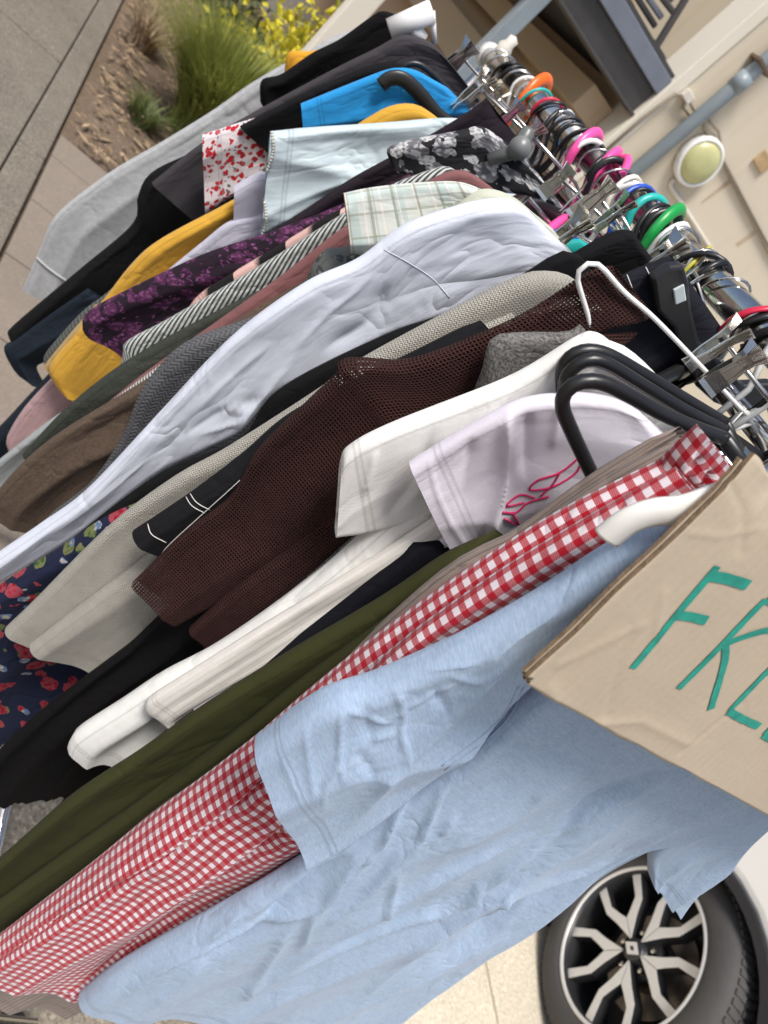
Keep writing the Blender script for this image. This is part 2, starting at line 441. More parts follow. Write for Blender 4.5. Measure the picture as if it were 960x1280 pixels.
# planted bed : uneven soil
def bed():
    nx, ny = 40, 90; b = MB()
    for j in range(ny+1):
        for i in range(nx+1):
            x = -.27+2.9*i/nx; y = 3.76+9*j/ny
            e = min(1, i/3, j/3); z = -.02+e*(.05+.05*noise.noise(Vector((x*3, y*3, 1)))+.02*noise.noise(Vector((x*14, y*14, 4))))
            b.v.append((x, y, z))
    for j in range(ny):
        for i in range(nx):
            q = j*(nx+1)+i; b.f.append((q, q+1, q+nx+2, q+nx+1)); b.mi.append(0)
    o = b.build('garden_bed', MT['soil'], None, True); o['kind'] = 'structure'
    l = MB()
    for k in range(5200):
        x = random.uniform(-.25, 1.4); y = random.uniform(3.7, 9)
        z = .035+.05*noise.noise(Vector((x*3, y*3, 1)))+random.uniform(.0, .012)
        a = random.uniform(0, 6.28); ln = random.uniform(.012, .045); wd = random.uniform(.003, .012)
        d = Vector((math.cos(a), math.sin(a), random.uniform(-.25, .25)))*ln; s_ = Vector((-math.sin(a), math.cos(a), random.uniform(-.4, .4)))*wd
        p = Vector((x, y, z)); l.quad(p-d, p-s_, p+d, p+s_)
    o = l.build('leaf_litter', MT['litter']); tag(o, 'dry brown leaf litter and bark scattered over the garden bed', 'leaf litter', None, 'stuff')
bed()

# ------------------------------------------------------------------ building behind, wall square to the rail
WY = 3.8
bld = empty('cream_building', (1.55, WY, 0), 'cream rendered building with white corner trim and an open dark undercroft', 'building')
def bx(name, a, b, mat, parent=bld, bevel=.004):
    q = MB(); q.box(a, b); return q.build(name, mat, parent, False, bevel)
bx('wall', (1.60, WY, -.05), (9.5, WY+.25, 5.5), MT['wall'])
bx('corner_trim', (1.535, WY-.012, -.05), (1.598, WY+.2, 5.5), MT['trim'])
bx('side_wall', (1.535, WY+.203, -.05), (1.75, 10.5, 1.938), MT['tan'])
bx('wall_ledge', (1.30, 5.2, 1.36), (1.532, 10.5, 1.60), MT['tan'])
bx('header_beam', (1.36, 3.97, 1.72), (1.532, 10.5, 1.855), MT['tan'])
bx('back_wall', (-3.5, 10.52, -.05), (1.75, 10.8, 4.6), MT['tan'])
bx('plinth', (-3.5, 10.44, -.05), (1.53, 10.515, .45), plain('grey_plinth', (.30, .29, .27), .8))
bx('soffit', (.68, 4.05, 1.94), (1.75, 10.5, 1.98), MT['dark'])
bx('upper_wall', (.68, 5.3, 2.14), (4.5, 5.5, 5.5), MT['wall'])
bx('vent', (2.16, WY-.014, 2.24), (2.26, WY-.001, 2.31), MT['timber'])
# steel frame of the deck
fr = empty('steel_deck', (.9, WY, 0), 'blue grey steel beam and post carrying a deck beside the cream wall', 'deck')
q = MB(); q.box((.66, WY+.0, 2.03), (1.533, WY+.10, 2.112)); q.build('edge_beam', MT['steel'], fr, False, .004)
q = MB(); q.box((.66, WY+.03, 1.91), (1.533, WY+.09, 2.028)); q.box((.66, WY-.005, 1.895), (1.533, WY+.1, 1.909)); q.build('channel', MT['steel_d'], fr, False, .003)
for x in (.79,):
    q = MB(); q.box((x, WY+.005, .0), (x+.075, WY+.08, 1.893)); q.build('post', MT['pipe'], fr, False, .006)
q = MB(); q.box((.36, WY+.45, .0), (.47, WY+.56, 1.938)); q.build('post', MT['trim'], fr, False, .006)
q = MB(); q.box((.66, WY+.02, 2.114), (1.533, 5.29, 2.135)); q.build('deck_floor', MT['steel_d'], fr)
# stored metal on the deck
st = empty('metal_frame_stack', (1.2, WY+.3, 2.131), 'stacked grey metal frames and timber offcuts lying on the deck', 'metal frames')
for k in range(5):
    q = MB(); a = random.uniform(-.15, .15)
    q.tube([(.5+k*.09, WY+.12+k*.07, 2.15+k*.03), (1.35+k*.02, WY+.16+k*.07+a, 2.19+k*.05)], .014, 6); q.build('rail', MT['steel'] if k % 2 else MT['steel_d'], st)
for k in range(3):
    q = MB(); q.box((.72+k*.15, WY+.13+k*.08, 2.131), (1.2+k*.06, WY+.2+k*.08, 2.16)); q.build('timber_offcut', MT['timber'], st, False, .003)
q = MB(); q.tube([(1.38, WY+.07, 2.14), (1.20, WY+.09, 2.62)], .018, 8); q.box((1.34, WY+.03, 2.131), (1.44, WY+.11, 2.142)); q.build('leg', MT['steel_d'], st)
for k in range(2):
    q = MB(); q.tube([(1.28-k*.2, WY+.09, 2.33), (.3, WY+.2+k*.05, 2.30+k*.12)], .012, 6); q.build('brace', MT['steel_d'], st)
# wall fittings
pp = empty('drain_pipe', (1.742, WY-.05, 0), 'grey blue round drain pipe clipped up the cream wall', 'pipe')
q = MB(); q.tube([(1.742, WY-.05, 0), (1.742, WY-.05, 5.4)], .036, 16); q.build('pipe', MT['pipe'], pp, True)
for z in (.7, 2.30):
    q = MB(); q.tube([(1.742, WY-.05, z), (1.742, WY-.05, z+.075)], .0415, 16); q.build('coupling', MT['pipe'], pp, True)
q = MB(); q.box((1.69, WY-.098, 2.43), (1.794, WY-.001, 2.446)); q.build('bracket', MT['stem'], pp, False, .002)
bl = empty('bulkhead_light', (1.951, WY, 2.03), 'round white bulkhead light with yellowed lens on cream wall', 'light')
Mx = Matrix.Translation((1.951, WY, 2.03)) @ Matrix.Rotation(R(90), 4, 'X')
q = MB(); q.lathe([(.0, .03), (.118, .03), (.120, .0), (.123, .02), (.120, .045), (.110, .054), (.102, .05), (.100, .04)], 40, Mx); q.build('rim', MT['whitepl'], bl, True)
q = MB(); q.lathe([(.102, .042), (.094, .058), (.066, .072), (.03, .078), (.0005, .079)], 40, Mx); q.build('lens', MT['lens'], bl, True)
q = MB(); q.tube([(1.951, WY-.012, 1.90), (1.951, WY-.012, 1.885), (1.96, WY-.012, 1.872), (1.98, WY-.012, 1.868), (2.8, WY-.012, 1.862), (5.5, WY-.012, 1.86)], .011, 8)
tag(q.build('conduit', MT['conduit'], None, True), 'thin white conduit running along wall from the round light', 'conduit')
q = MB(); q.tube([(1.565, WY-.025, 1.70), (1.562, WY-.025, 1.92), (1.575, WY-.03, 2.09), (1.62, WY-.03, 2.125), (2.0, WY-.012, 2.128), (2.6, WY-.012, 2.112), (3.4, WY-.012, 2.10), (6, WY-.012, 2.1)], .008, 7)
tag(q.build('cable', MT['cable'], None, True), 'brown twin cable stapled across the cream wall', 'cable')
q = MB(); q.tube([(1.62, WY-.03, 2.13), (1.66, WY-.02, 2.09), (1.742, WY-.008, 2.10), (1.80, WY-.02, 2.155), (1.9, WY-.012, 2.17), (2.1, WY-.012, 2.115), (2.7, WY-.012, 2.095), (6, WY-.012, 2.085)], .006, 7)
tag(q.build('cable', MT['cable'], None, True), 'loose cable looping behind the drain pipe', 'cable')
q = MB(); q.box((1.60, WY-.04, 2.11), (1.66, WY-.001, 2.15)); tag(q.build('junction_box', MT['conduit'], None, False, .004), 'small cream junction box at the wall corner', 'junction box')
q = MB(); q.quad((2.17, WY-.003, 1.95), (2.18, WY-.003, 1.94), (2.195, WY-.003, 2.12), (2.165, WY-.003, 2.12)); q.build('rust_streak', MT['rust'], bld)
q = MB(); q.quad((2.53, WY-.003, 1.98), (2.56, WY-.003, 1.98), (2.56, WY-.003, 2.10), (2.53, WY-.003, 2.10)); q.build('rust_streak', MT['rust'], bld)

# ------------------------------------------------------------------ plants
def tussock(name, c, h, n, spread, mat, label, w=.004, cat='grass'):
    t = empty(name, c, label, cat); b = MB(); c = Vector(c)
    for k in range(n):
        a = random.uniform(0, 6.283); r0 = spread*.28*math.sqrt(random.random())
        p = c+Vector((math.cos(a)*r0, math.sin(a)*r0, -.01)); a += random.uniform(-.7, .7)
        H = h*random.uniform(.55, 1.1); lean = random.uniform(.12, 1.0); ww = w*random.uniform(.6, 1.3)
        s_ = Vector((-math.sin(a), math.cos(a), 0)); prev = None; m_ = 5
        for i in range(m_+1):
            t_ = i/m_; d = lean*H*t_**1.9; z = H*(t_-.33*lean*t_**2.6)
            pt = p+Vector((math.cos(a)*d, math.sin(a)*d, z)); wd = s_*ww*(1-t_**2*.95)
            cur = (pt-wd, pt+wd)
            if prev: b.quad(prev[0], prev[1], cur[1], cur[0])
            prev = cur
    b.build('foliage', mat, t, False); 
    q = MB(); q.lathe([(spread*.3, -.02), (spread*.24, .03), (spread*.08, .06)], 14, Matrix.Translation(c)); q.build('crown', MT['stem'], t, True)
    return t
tussock('grass_clump', (.32, 4.85, .04), .74, 5000, .56, MT['grass'], 'big green gold tussock grass arching over the garden bed', .0036)
tussock('grass_clump', (.02, 4.45, .03), .20, 260, .22, MT['weed'], 'short fresh green grass tuft at foot of the big tussock', .004)
tussock('grass_clump', (-.10, 5.6, .03), .30, 240, .30, MT['litter'], 'dry straw coloured grass tuft at the path edge', .003)
tussock('grass_clump', (-.62, 5.3, .01), .07, 120, .12, MT['weed'], 'small green weed growing in the path joint', .004)
def shrub(name, c, r, n, mat, label, ls=.05, hz=1.0):
    t = empty(name, c, label, 'shrub'); c = Vector(c); b = MB(); s = MB()
    tips = []
    for k in range(16):
        a = random.uniform(0, 6.283); e = random.uniform(.2, 1.4)
        d = Vector((math.cos(a)*math.cos(e), math.sin(a)*math.cos(e), math.sin(e)*hz))*r*random.uniform(.7, 1.05)
        mid = c+d*.5+Vector((0, 0, .08)); tip = c+Vector((0, 0, r*.25))+d
        s.tube([c, mid, tip], [.014, .009, .004], 5); tips.append((mid, tip))
    s.build('stem', MT['stem'], t, True)
    for k in range(n):
        m_, tp = random.choice(tips); p = m_.lerp(tp, random.uniform(.2, 1.08))
        p = p+Vector((random.gauss(0, 1), random.gauss(0, 1), random.gauss(0, .8)))*r*.13
        d = Vector((random.gauss(0, 1), random.gauss(0, 1), random.gauss(.5, .8))).normalized(); sd = d.orthogonal().normalized()
        sd.rotate(Matrix.Rotation(random.uniform(0, 6.28), 3, d)); l_ = ls*random.uniform(.6, 1.3); up_ = d.cross(sd)*l_*.12
        b.quad(p, p+d*l_*.45+sd*l_*.27+up_, p+d*l_, p+d*l_*.45-sd*l_*.27+up_)
    b.build('crown', mat, t, False)
shrub('shrub', (1.08, 5.9, .0), .78, 5200, MT['shrub'], 'bright yellow green leafy shrub in front of the tan wall', .07)
shrub('shrub', (.45, 6.7, .0), .45, 1300, MT['dkleaf'], 'dark twiggy shrub behind the big tussock', .05)
shrub('shrub', (1.3, 5.3, .0), .38, 1100, MT['dkleaf'], 'low dark shrub under the steel beam', .045)
shrub('shrub', (.25, 8.4, .0), .6, 1500, MT['dkleaf'], 'far dark shrub near the end of the bed', .05)

# ------------------------------------------------------------------ car parked beside the rack (nose toward +Y)
MT['paint'] = plain('white_car_paint', (.74, .73, .70), .28, 0, .02, 5)
MT['black_pl'] = plain('black_cladding', (.018, .018, .02), .55, 0, .1, 60, .1)
MT['glass'] = plain('tinted_glass', (.02, .022, .025), .06)
MT['tyre'] = plain('tyre_rubber', (.055, .053, .052), .75, 0, .12, 50, .15)
MT['alloy'] = plain('machined_alloy', (.62, .61, .59), .35, .25, .03, 60)
MT['alloy_d'] = plain('dark_alloy', (.03, .03, .032), .4, .3)
MT['disc'] = plain('brake_disc', (.20, .17, .15), .4, .8, .2, 40)
MT['lamp'] = plain('lamp_glass', (.7, .72, .74), .1)
MT['redlamp'] = plain('tail_lamp', (.35, .01, .012), .15)
car = empty('parked_car', (2.95, -.6, 0), 'white car with black wheel arches and two tone alloy wheels behind the rack', 'car')
CX0, CX1 = 1.97, 3.75
WF, WR = .655, -1.945; RW = .335
def car_profile(xo):
    pts = []
    def arch(yc, r, z0):
        a0 = math.asin((z0-.335)/r)
        return [(yc+r*math.cos(t), .335+r*math.sin(t)) for t in [a0+(math.pi-2*a0)*k/18 for k in range(19)]]
    z0 = .22
    pts += [(1.50, z0), (1.55, .40), (1.54, .62), (1.47, .84), (1.30, .93), (.55, 1.03)]
    pts += [(-2.45, 1.06), (-2.66, .98), (-2.72, .70), (-2.70, .40), (-2.62, z0)]
    pts += list(reversed(arch(WR, .41, z0))) + list(reversed(arch(WF, .41, z0)))
    return pts
Mc = Matrix(((0, 0, 1, 0), (1, 0, 0, 0), (0, 1, 0, 0), (0, 0, 0, 1)))   # local (x,y,z)->(world Y, Z, X)
q = MB(); q.prism(car_profile(0), CX0, CX1, Mc); q.build('body', MT['paint'], car, False, .045, 4)
q = MB()
base = [(.52, 1.0), (-.25, 1.50), (-.6, 1.56), (-1.7, 1.55), (-2.3, 1.35), (-2.55, 1.0)]
b0 = len(q.v)
for x, ins in ((CX0+.06, 0), (CX1-.06, 1)):
    for (y_, z_) in base:
        k = (z_-1.0)*.30; q.v.append((x+(k if ins == 0 else -k), y_, z_))
n6 = len(base)
q.f.append(tuple(range(n6))); q.f.append(tuple(reversed(range(n6, 2*n6)))); q.mi += [0, 0]
for i in range(n6): q.f.append((i, i+n6, (i+1) % n6+n6, (i+1) % n6)); q.mi.append(0)
q.build('cabin', MT['paint'], car, False, .03, 3)
for side in (0, 1):
    for (y0, y1, ys, ye) in ((.30, -.72, -.22, -.72), (-.80, -1.75, -.80, -1.72)):
        q = MB(); P = []
        for (y_, z_) in ((y0, 1.06), (ys, 1.46), (ye, 1.49), (y1, 1.06)):
            k = (z_-1.0)*.30; x = CX0+.06+k-.006 if side == 0 else CX1-.06-k+.006; P.append((x, y_, z_))
        q.quad(*P); q.build('side_window', MT['glass'], car)
q = MB(); q.quad((CX0+.2, .49, 1.035), (CX1-.2, .49, 1.035), (CX1-.26, -.21, 1.49), (CX0+.26, -.21, 1.49)); q.build('windscreen', MT['glass'], car)
for s_ in (CX0, CX1):
    for yc in (WF, WR):
        q = MB(); sg = -1 if s_ == CX0 else 1
        for k in range(24):
            t0, t1 = -.02+3.18*k/24, -.02+3.18*(k+1)/24
            for ra, rb in ((.40, .428),):
                P = [(s_+sg*d, yc+r_*math.cos(t), .335+r_*math.sin(t)) for d in (.010, -.05) for r_, t in ((ra, t0), (rb, t0), (rb, t1), (ra, t1))]
                b0 = len(q.v); q.v += P
                for f_ in ((0, 1, 2, 3), (4, 7, 6, 5), (0, 4, 5, 1), (1, 5, 6, 2), (2, 6, 7, 3), (3, 7, 4, 0)): q.f.append(tuple(b0+i for i in f_)); q.mi.append(0)
        q.build('arch_liner', MT['black_pl'], car)
        q = MB(); q.lathe([(.408, 0), (.408, .30), (.10, .30)], 40, Matrix.Translation((s_-sg*.02, yc, .335)) @ Matrix.Rotation(R(90)*-sg, 4, 'Y')); q.build('wheel_well', MT['black_pl'], car, True)
    q = MB(); q.box((s_-.012, WR+.435, .2), (s_+.012, WF-.435, .31)); q.build('sill_trim', MT['black_pl'], car, False, .004)
    q = MB(); q.box((min(s_, s_+(.2 if s_ == CX1 else -.2)), .12, 1.02), (max(s_, s_+(.2 if s_ == CX1 else -.2)), .24, 1.16)); q.build('mirror', MT['paint'], car, False, .03, 3)
    for yh in (-.55, -1.55):
        q = MB(); q.box((s_-.02, yh-.2, .88), (s_+.02, yh-.03, .905)); q.build('door_handle', MT['paint'], car, False, .006)
    q = MB(); q.box((min(s_, s_+(-.02 if s_ == CX0 else .02))+.03*(1 if s_ == CX0 else -1), 1.28, .70), (max(s_, s_)+.32*(1 if s_ == CX0 else -1)+0, 1.56, .83)) if s_ == CX0 else q.box((s_-.34, 1.28, .70), (s_-.01, 1.56, .83)); q.build('headlight', MT['lamp'], car, False, .02)
    q = MB(); q.box((s_ + (.02 if s_ == CX0 else -.3), -2.74, .80), (s_ + (.3 if s_ == CX0 else -.02), -2.5, .98)); q.build('tail_light', MT['redlamp'], car, False, .02)
q = MB(); q.box((CX0+.4, 1.5, .28), (CX1-.4, 1.565, .6)); q.build('grille', MT['black_pl'], car, False, .02)

def make_wheel(loc, rot):
    """local z = outward"""
    M0 = Matrix.Translation(loc) @ rot @ Matrix.Diagonal((1.06, 1.06, 1.04, 1))
    def P(mb, name, mats, par, smooth=True, bevel=0):
        return mb.build(name, mats, par, smooth, bevel)
    wh = bpy.data.objects.new('wheel', bpy.data.meshes.new('wheel'))
    q = MB(); q.lathe([(.238, .098), (.246, .108), (.262, .112), (.290, .110), (.312, .100), (.325, .086), (.333, .066), (.335, .045), (.335, -.06), (.333, -.08), (.322, -.1), (.29, -.112), (.25, -.108), (.236, -.1)], 64, M0)
    hub = P(q, 'wheel', [MT['tyre']], car)
    hub['label'] = 'black tyre with tread blocks on two tone alloy wheel'
    # tread lugs
    q = MB()
    for k in range(84):
        a = 2*math.pi*k/84
        for z0, z1, da in ((.048, .082, .018), (.012, .040, -.012), (-.03, .004, .014), (-.07, -.038, -.012)):
            pr = []
            for z, aa in ((z0, a), (z1, a+da), (z1, a+da+.045), (z0, a+.045)):
                r_ = .3405-(.008 if z > .07 else 0); pr.append(M0 @ Vector((r_*math.cos(aa), r_*math.sin(aa), z)))
            lo = [M0 @ (Vector((0, 0, 0))+(M0.inverted() @ p)*1.0-Vector(((M0.inverted() @ p).x*.03, (M0.inverted() @ p).y*.03, 0))) for p in pr]
            b0 = len(q.v); q.v += [tuple(p) for p in pr+lo]
            for f_ in ((0, 1, 2, 3), (0, 4, 5, 1), (1, 5, 6, 2), (2, 6, 7, 3), (3, 7, 4, 0)): q.f.append(tuple(b0+i for i in f_)); q.mi.append(0)
    P(q, 'tread', MT['tyre'], hub, False)
    q = MB(); q.lathe([(.243, .104), (.236, .107), (.230, .10), (.226, .085), (.222, .02), (.215, -.08)], 64, M0); P(q, 'rim', [MT['alloy_d']], hub)
    q = MB(); q.lathe([(.2445, .1045), (.241, .1095), (.234, .1085), (.2315, .104)], 64, M0); P(q, 'rim_lip', [MT['alloy']], hub)
    q = MB(); q.lathe([(.0, -.01), (.15, -.01), (.15, -.03), (.0, -.03)], 40, M0); q.lathe([(.075, .02), (.08, -.01)], 32, M0); P(q, 'brake_disc', [MT['disc']], hub, False)
    q = MB(); q.lathe([(.222, -.06), (.0, -.06)], 40, M0); P(q, 'backing', [MT['alloy_d']], hub)
    for k in range(5):
        a = 2*math.pi*k/5+R(20)
        Ms = M0 @ Matrix.Rotation(a, 4, 'Z')
        pol = lambda r_, d: (r_*math.cos(R(d)), r_*math.sin(R(d)))
        q = MB(); z0, z1 = .045, .088
        for sg in (1, -1):
            arm = [(.028, 0), pol(.10, 21*sg), pol(.150, 25.5*sg), pol(.234, 19.5*sg), pol(.234, 12*sg), pol(.158, 15.5*sg), pol(.122, 8.5*sg), (.100, 0)]
            if sg < 0: arm = arm[::-1]
            q.prism(arm, z0, z1+.0, Ms, 0, 1)
        P(q, 'spoke', [MT['alloy'], MT['alloy_d']], hub, False, .0025)
        q = MB(); Mn = M0 @ Matrix.Translation((.056*math.cos(a+R(36)), .056*math.sin(a+R(36)), .05)); q.lathe([(.011, 0), (.011, .018), (.008, .024), (.0003, .026)], 6, Mn); P(q, 'lug_nut', MT['chrome'], hub, False)
    q = MB(); q.lathe([(.075, .035), (.07, .055), (.036, .06), (.034, .084), (.03, .09), (.0003, .091)], 32, M0); cp = P(q, 'hub_cap', MT['alloy_d'], hub)
    q = MB(); A = [(-.021, 0), (0, .030), (.021, 0), (0, -.030)]; B = [(-.0075, 0), (0, .012), (.0075, 0), (0, -.012)]
    Me = M0 @ Matrix.Rotation(R(33), 4, 'Z')
    for i in range(4):
        j = (i+1) % 4
        q.prism([A[i], A[j], B[j], B[i]], .0905, .094, Me)
    P(q, 'emblem', MT['alloy'], hub, False)
outL = Matrix(((0, 0, -1, 0), (0, 1, 0, 0), (1, 0, 0, 0), (0, 0, 0, 1)))   # local z -> -X, local x -> +Z, local y -> Y
outR = Matrix(((0, 0, 1, 0), (0, -1, 0, 0), (1, 0, 0, 0), (0, 0, 0, 1)))
make_wheel((CX0+.125, WF, .356), Matrix.Rotation(R(-20), 4, 'Z') @ outL)
make_wheel((CX0+.125, WR, .356), outL)
make_wheel((CX1-.125, WF, .356), Matrix.Rotation(R(-20), 4, 'Z') @ outR)
make_wheel((CX1-.125, WR, .356), outR)

# ------------------------------------------------------------------ rack
def zr(y): return 1.577-.036*y
RY0, RY1 = .17, 1.445
rk = empty('clothes_rack', (0, .77, 0), 'chrome clothes rack rail crowded with hangers on tube posts', 'clothes rack')
q = MB(); q.tube([(0, RY0, zr(RY0)), (0, 1.0, zr(1.0))], .0155, 20); q.build('rail', MT['chrome'], rk, True)
q = MB(); q.tube([(0, .98, zr(.98)), (0, RY1, zr(RY1))], .019, 20); q.build('rail_sleeve', MT['chrome'], rk, True)
q = MB(); q.tube([(.03, RY0, zr(RY0)-.05), (.03, RY1, zr(RY1)-.05)], .009, 12); q.build('lower_bar', MT['chrome'], rk, True)
for y in (.40, RY1-.03):
    q = MB(); q.tube([(0, y, .12), (0, y, zr(y)-.002)], .0125, 14); q.build('post', MT['chrome'], rk, True)
    ye = RY0 if y < 1 else RY1; q = MB(); q.tube([(0, ye-.012, zr(ye)), (0, ye+.012, zr(ye))], .0215, 16); q.build('end_cap', MT['whitepl'], rk, True)
    q = MB(); q.tube([(-.21, y, .11), (.23, y, .11)], .0125, 14); q.build('foot_bar', MT['chrome'], rk, True)
    for x in (-.2, .22):
        q = MB(); q.tube([(x-.011, y, .04), (x+.011, y, .04)], .04, 18); q.tube([(x, y, .05), (x, y, .11)], .008, 8); q.build('caster', MT['black_pl'], rk, True)
q = MB(); q.tube([(.1, .40, .11), (.1, RY1-.03, .11)], .012, 12); q.build('base_bar', MT['chrome'], rk, True)
q = MB(); q.lathe([(.012, 0), (.014, .012), (.009, .02), (.0095, .03), (.0003, .034)], 14, Matrix.Translation((0, RY1-.02, zr(RY1)+.016))); q.build('cap_knob', MT['conduit'], rk, True)

# ------------------------------------------------------------------ hangers
def hm(c, rough=.35, metal=0):
    k = ('h', c, rough, metal)
    if k not in MT: MT[k] = plain('hanger_plastic', c, rough, metal, .05, 60)
    return MT[k]
BLK, WHT, PNK, ORG, GRN, BLU, TEA, GRY, RED, YEL = (.012, .012, .013), (.8, .8, .78), (.85, .09, .35), (.85, .13, .01), (.01, .30, .06), (.02, .08, .45), (.02, .42, .38), (.17, .18, .18), (.6, .02, .06), (.45, .42, .05)
def hook_pts(y, rr=.0205, rt_=.003, yaw=0, drop=.06, lift=0, tilt=0):
    pts = []; zc = zr(y)+lift-.001
    for k in range(15):
        a = R(-35)+R(240)*k/14
        pts.append((rr*math.cos(a), 0, zc+rr*math.sin(a)))
    pts += [(-.006, 0, zc-rr*1.25), (0, 0, zc-rr*1.7), (0, 0, zc-drop-rr)]
    c, s = math.cos(yaw), math.sin(yaw)
    return [(x*c, y+x*s+tilt*(z-zc), z) for x, _, z in pts]
HANGER_LABEL = {}
def hanger(y, kind, col, label, arms=True, yaw=0, tip=.175, rise=.0, group=None, zneck=None, metal=0):
    mat = MT['chrome'] if col == 'chrome' else hm(col)
    yaw = yaw*2.2+random.uniform(-.25, .25); tilt = random.uniform(-.55, .55); ro = random.choice((0, 0, .001, .003, .005)); th = random.uniform(.75, 1.15)
    bold = col in (ORG, PNK, GRN); big = .004 if col == ORG else 0
    tip = tip*.86
    t = empty('clothes_hanger', (0, y, zr(y)), label, 'hanger', group)
    thin = kind in ('wire', 'clip', 'tube')
    rr = .0205 if y < .98 else .0235
    q = MB()
    if bold: q.tube(hook_pts(y, rr+.007+big, yaw=yaw+.3, tilt=.35), [.005]*3+[.0065+big*.4]*9+[.006]*3+[.0045, .003, .003], 10, flat=.75)
    elif kind == 'flat': q.tube(hook_pts(y, rr+.002+ro, yaw=yaw, tilt=tilt, lift=-ro), [.0036*th]*12+[.004*th]*3+[.0034, .003, .003], 8, flat=.6)
    else: q.tube(hook_pts(y, rr+ro, yaw=yaw, tilt=tilt, lift=-ro), .0017*th if col == 'chrome' or kind == 'wire' else .0030*th, 8)
    q.build('hook', mat, t, True)
    if not arms: return t
    c, s = math.cos(yaw), math.sin(yaw)
    zn = zr(y)-.075; zt = zr(y)-.155+rise
    f = lambda x, z: (x*c, y+x*s, z)
    q = MB()
    if kind == 'flat':
        q.tube([f(-tip, zt), f(-tip*.6, zt+.03), f(-.03, zn), f(0, zn+.006), f(.03, zn), f(tip*.6, zt+.03), f(tip, zt)], [.008, .011, .012, .012, .012, .011, .008], 8, flat=.5)
        q.build('arm', mat, t, True)
    elif kind in ('wire', 'tube'):
        r_ = .0016 if kind == 'wire' else .0045
        q.tube([f(-tip+.01, zt-.02), f(-tip, zt-.008), f(-tip+.012, zt+.006), f(0, zn), f(tip-.012, zt+.006), f(tip, zt-.008), f(tip-.01, zt-.02)], r_, 8); q.build('arm', mat, t, True)
        q = MB(); q.tube([f(-tip+.01, zt-.02), f(tip-.01, zt-.02)], r_, 8); q.build('bar', mat, t, True)
    elif kind == 'clip':
        q.tube([f(-tip, zn-.005), f(tip, zn-.005)], .0022, 8); q.build('bar', MT['chrome'], t, True)
        for x in (-tip*.72, tip*.72): clip(t, f(x, zn-.005), yaw)
    return t
def clip(parent, p, yaw=0, s=1.0):
    x, y, z = p
    q = MB(); s *= .62
    Mb = Matrix.Translation((x, y, z)) @ Matrix.Rotation(yaw, 4, 'Z')
    for sg in (-1, 1):
        rows = [(.024, .013, .011), (.010, .008, .006), (0, .0085, .0045), (-.02, .011, .004), (-.036, .013, .0015), (-.042, .0135, .0025)]
        for (z0, w0, o0), (z1, w1_, o1) in zip(rows, rows[1:]):
            P = [Vector((-w0*s, sg*o0*s, z0*s)), Vector((w0*s, sg*o0*s, z0*s)), Vector((w1_*s, sg*o1*s, z1*s)), Vector((-w1_*s, sg*o1*s, z1*s))]
            Q = [p_+Vector((0, sg*.0014*s, 0)) for p_ in P]; b0 = len(q.v); q.v += [tuple(Mb @ p_) for p_ in P+Q]
            for f_ in ((3, 2, 1, 0), (4, 5, 6, 7), (0, 1, 5, 4), (1, 2, 6, 5), (2, 3, 7, 6), (3, 0, 4, 7)): q.f.append(tuple(b0+i_ for i_ in f_)); q.mi.append(0)
        for ww in (-.006, .006):
            q.tube([Mb @ Vector((ww*s, sg*.0125*s, .022*s)), Mb @ Vector((ww*.7*s, sg*.008*s, .006*s)), Mb @ Vector((ww*s, sg*.0055*s, -.02*s))], .0011*s, 5)
    q.tube([(x-.009*s, y, z), (x+.009*s, y, z)], .0045*s, 8)
    q.build('clip', MT['clip'], parent, False)

# ------------------------------------------------------------------ cloth panels
from mathutils.bvhtree import BVHTree
def wp(p, y):
    if p[0] == 'w': return Vector((p[1], y+(p[3] if len(p) > 3 else 0), p[2]))
    d = p[2] if len(p) > 2 else 0
    return aty(p[0], p[1], y+d)
SEED = [0]
def proj(p):
    d = p-CAM; k = d.dot(fw); u = F*d.dot(rt)/k; v = F*d.dot(up)/k
    return 480+CR*u+SR*v, 640+SR*u-CR*v
def dist_line(px, py, pts):
    best = 1e9; bt = 0; n = len(pts)-1
    for i in range(n):
        ax, ay = pts[i]; bx_, by_ = pts[i+1]; dx, dy = bx_-ax, by_-ay
        t = max(0, min(1, ((px-ax)*dx+(py-ay)*dy)/(dx*dx+dy*dy+1e-9)))
        e = (px-ax-dx*t)**2+(py-ay-dy*t)**2
        if e < best: best = e; bt = (i+t)/n
    return math.sqrt(best), bt
def smooth01(x): x = max(0, min(1, x)); return x*x*(3-2*x)
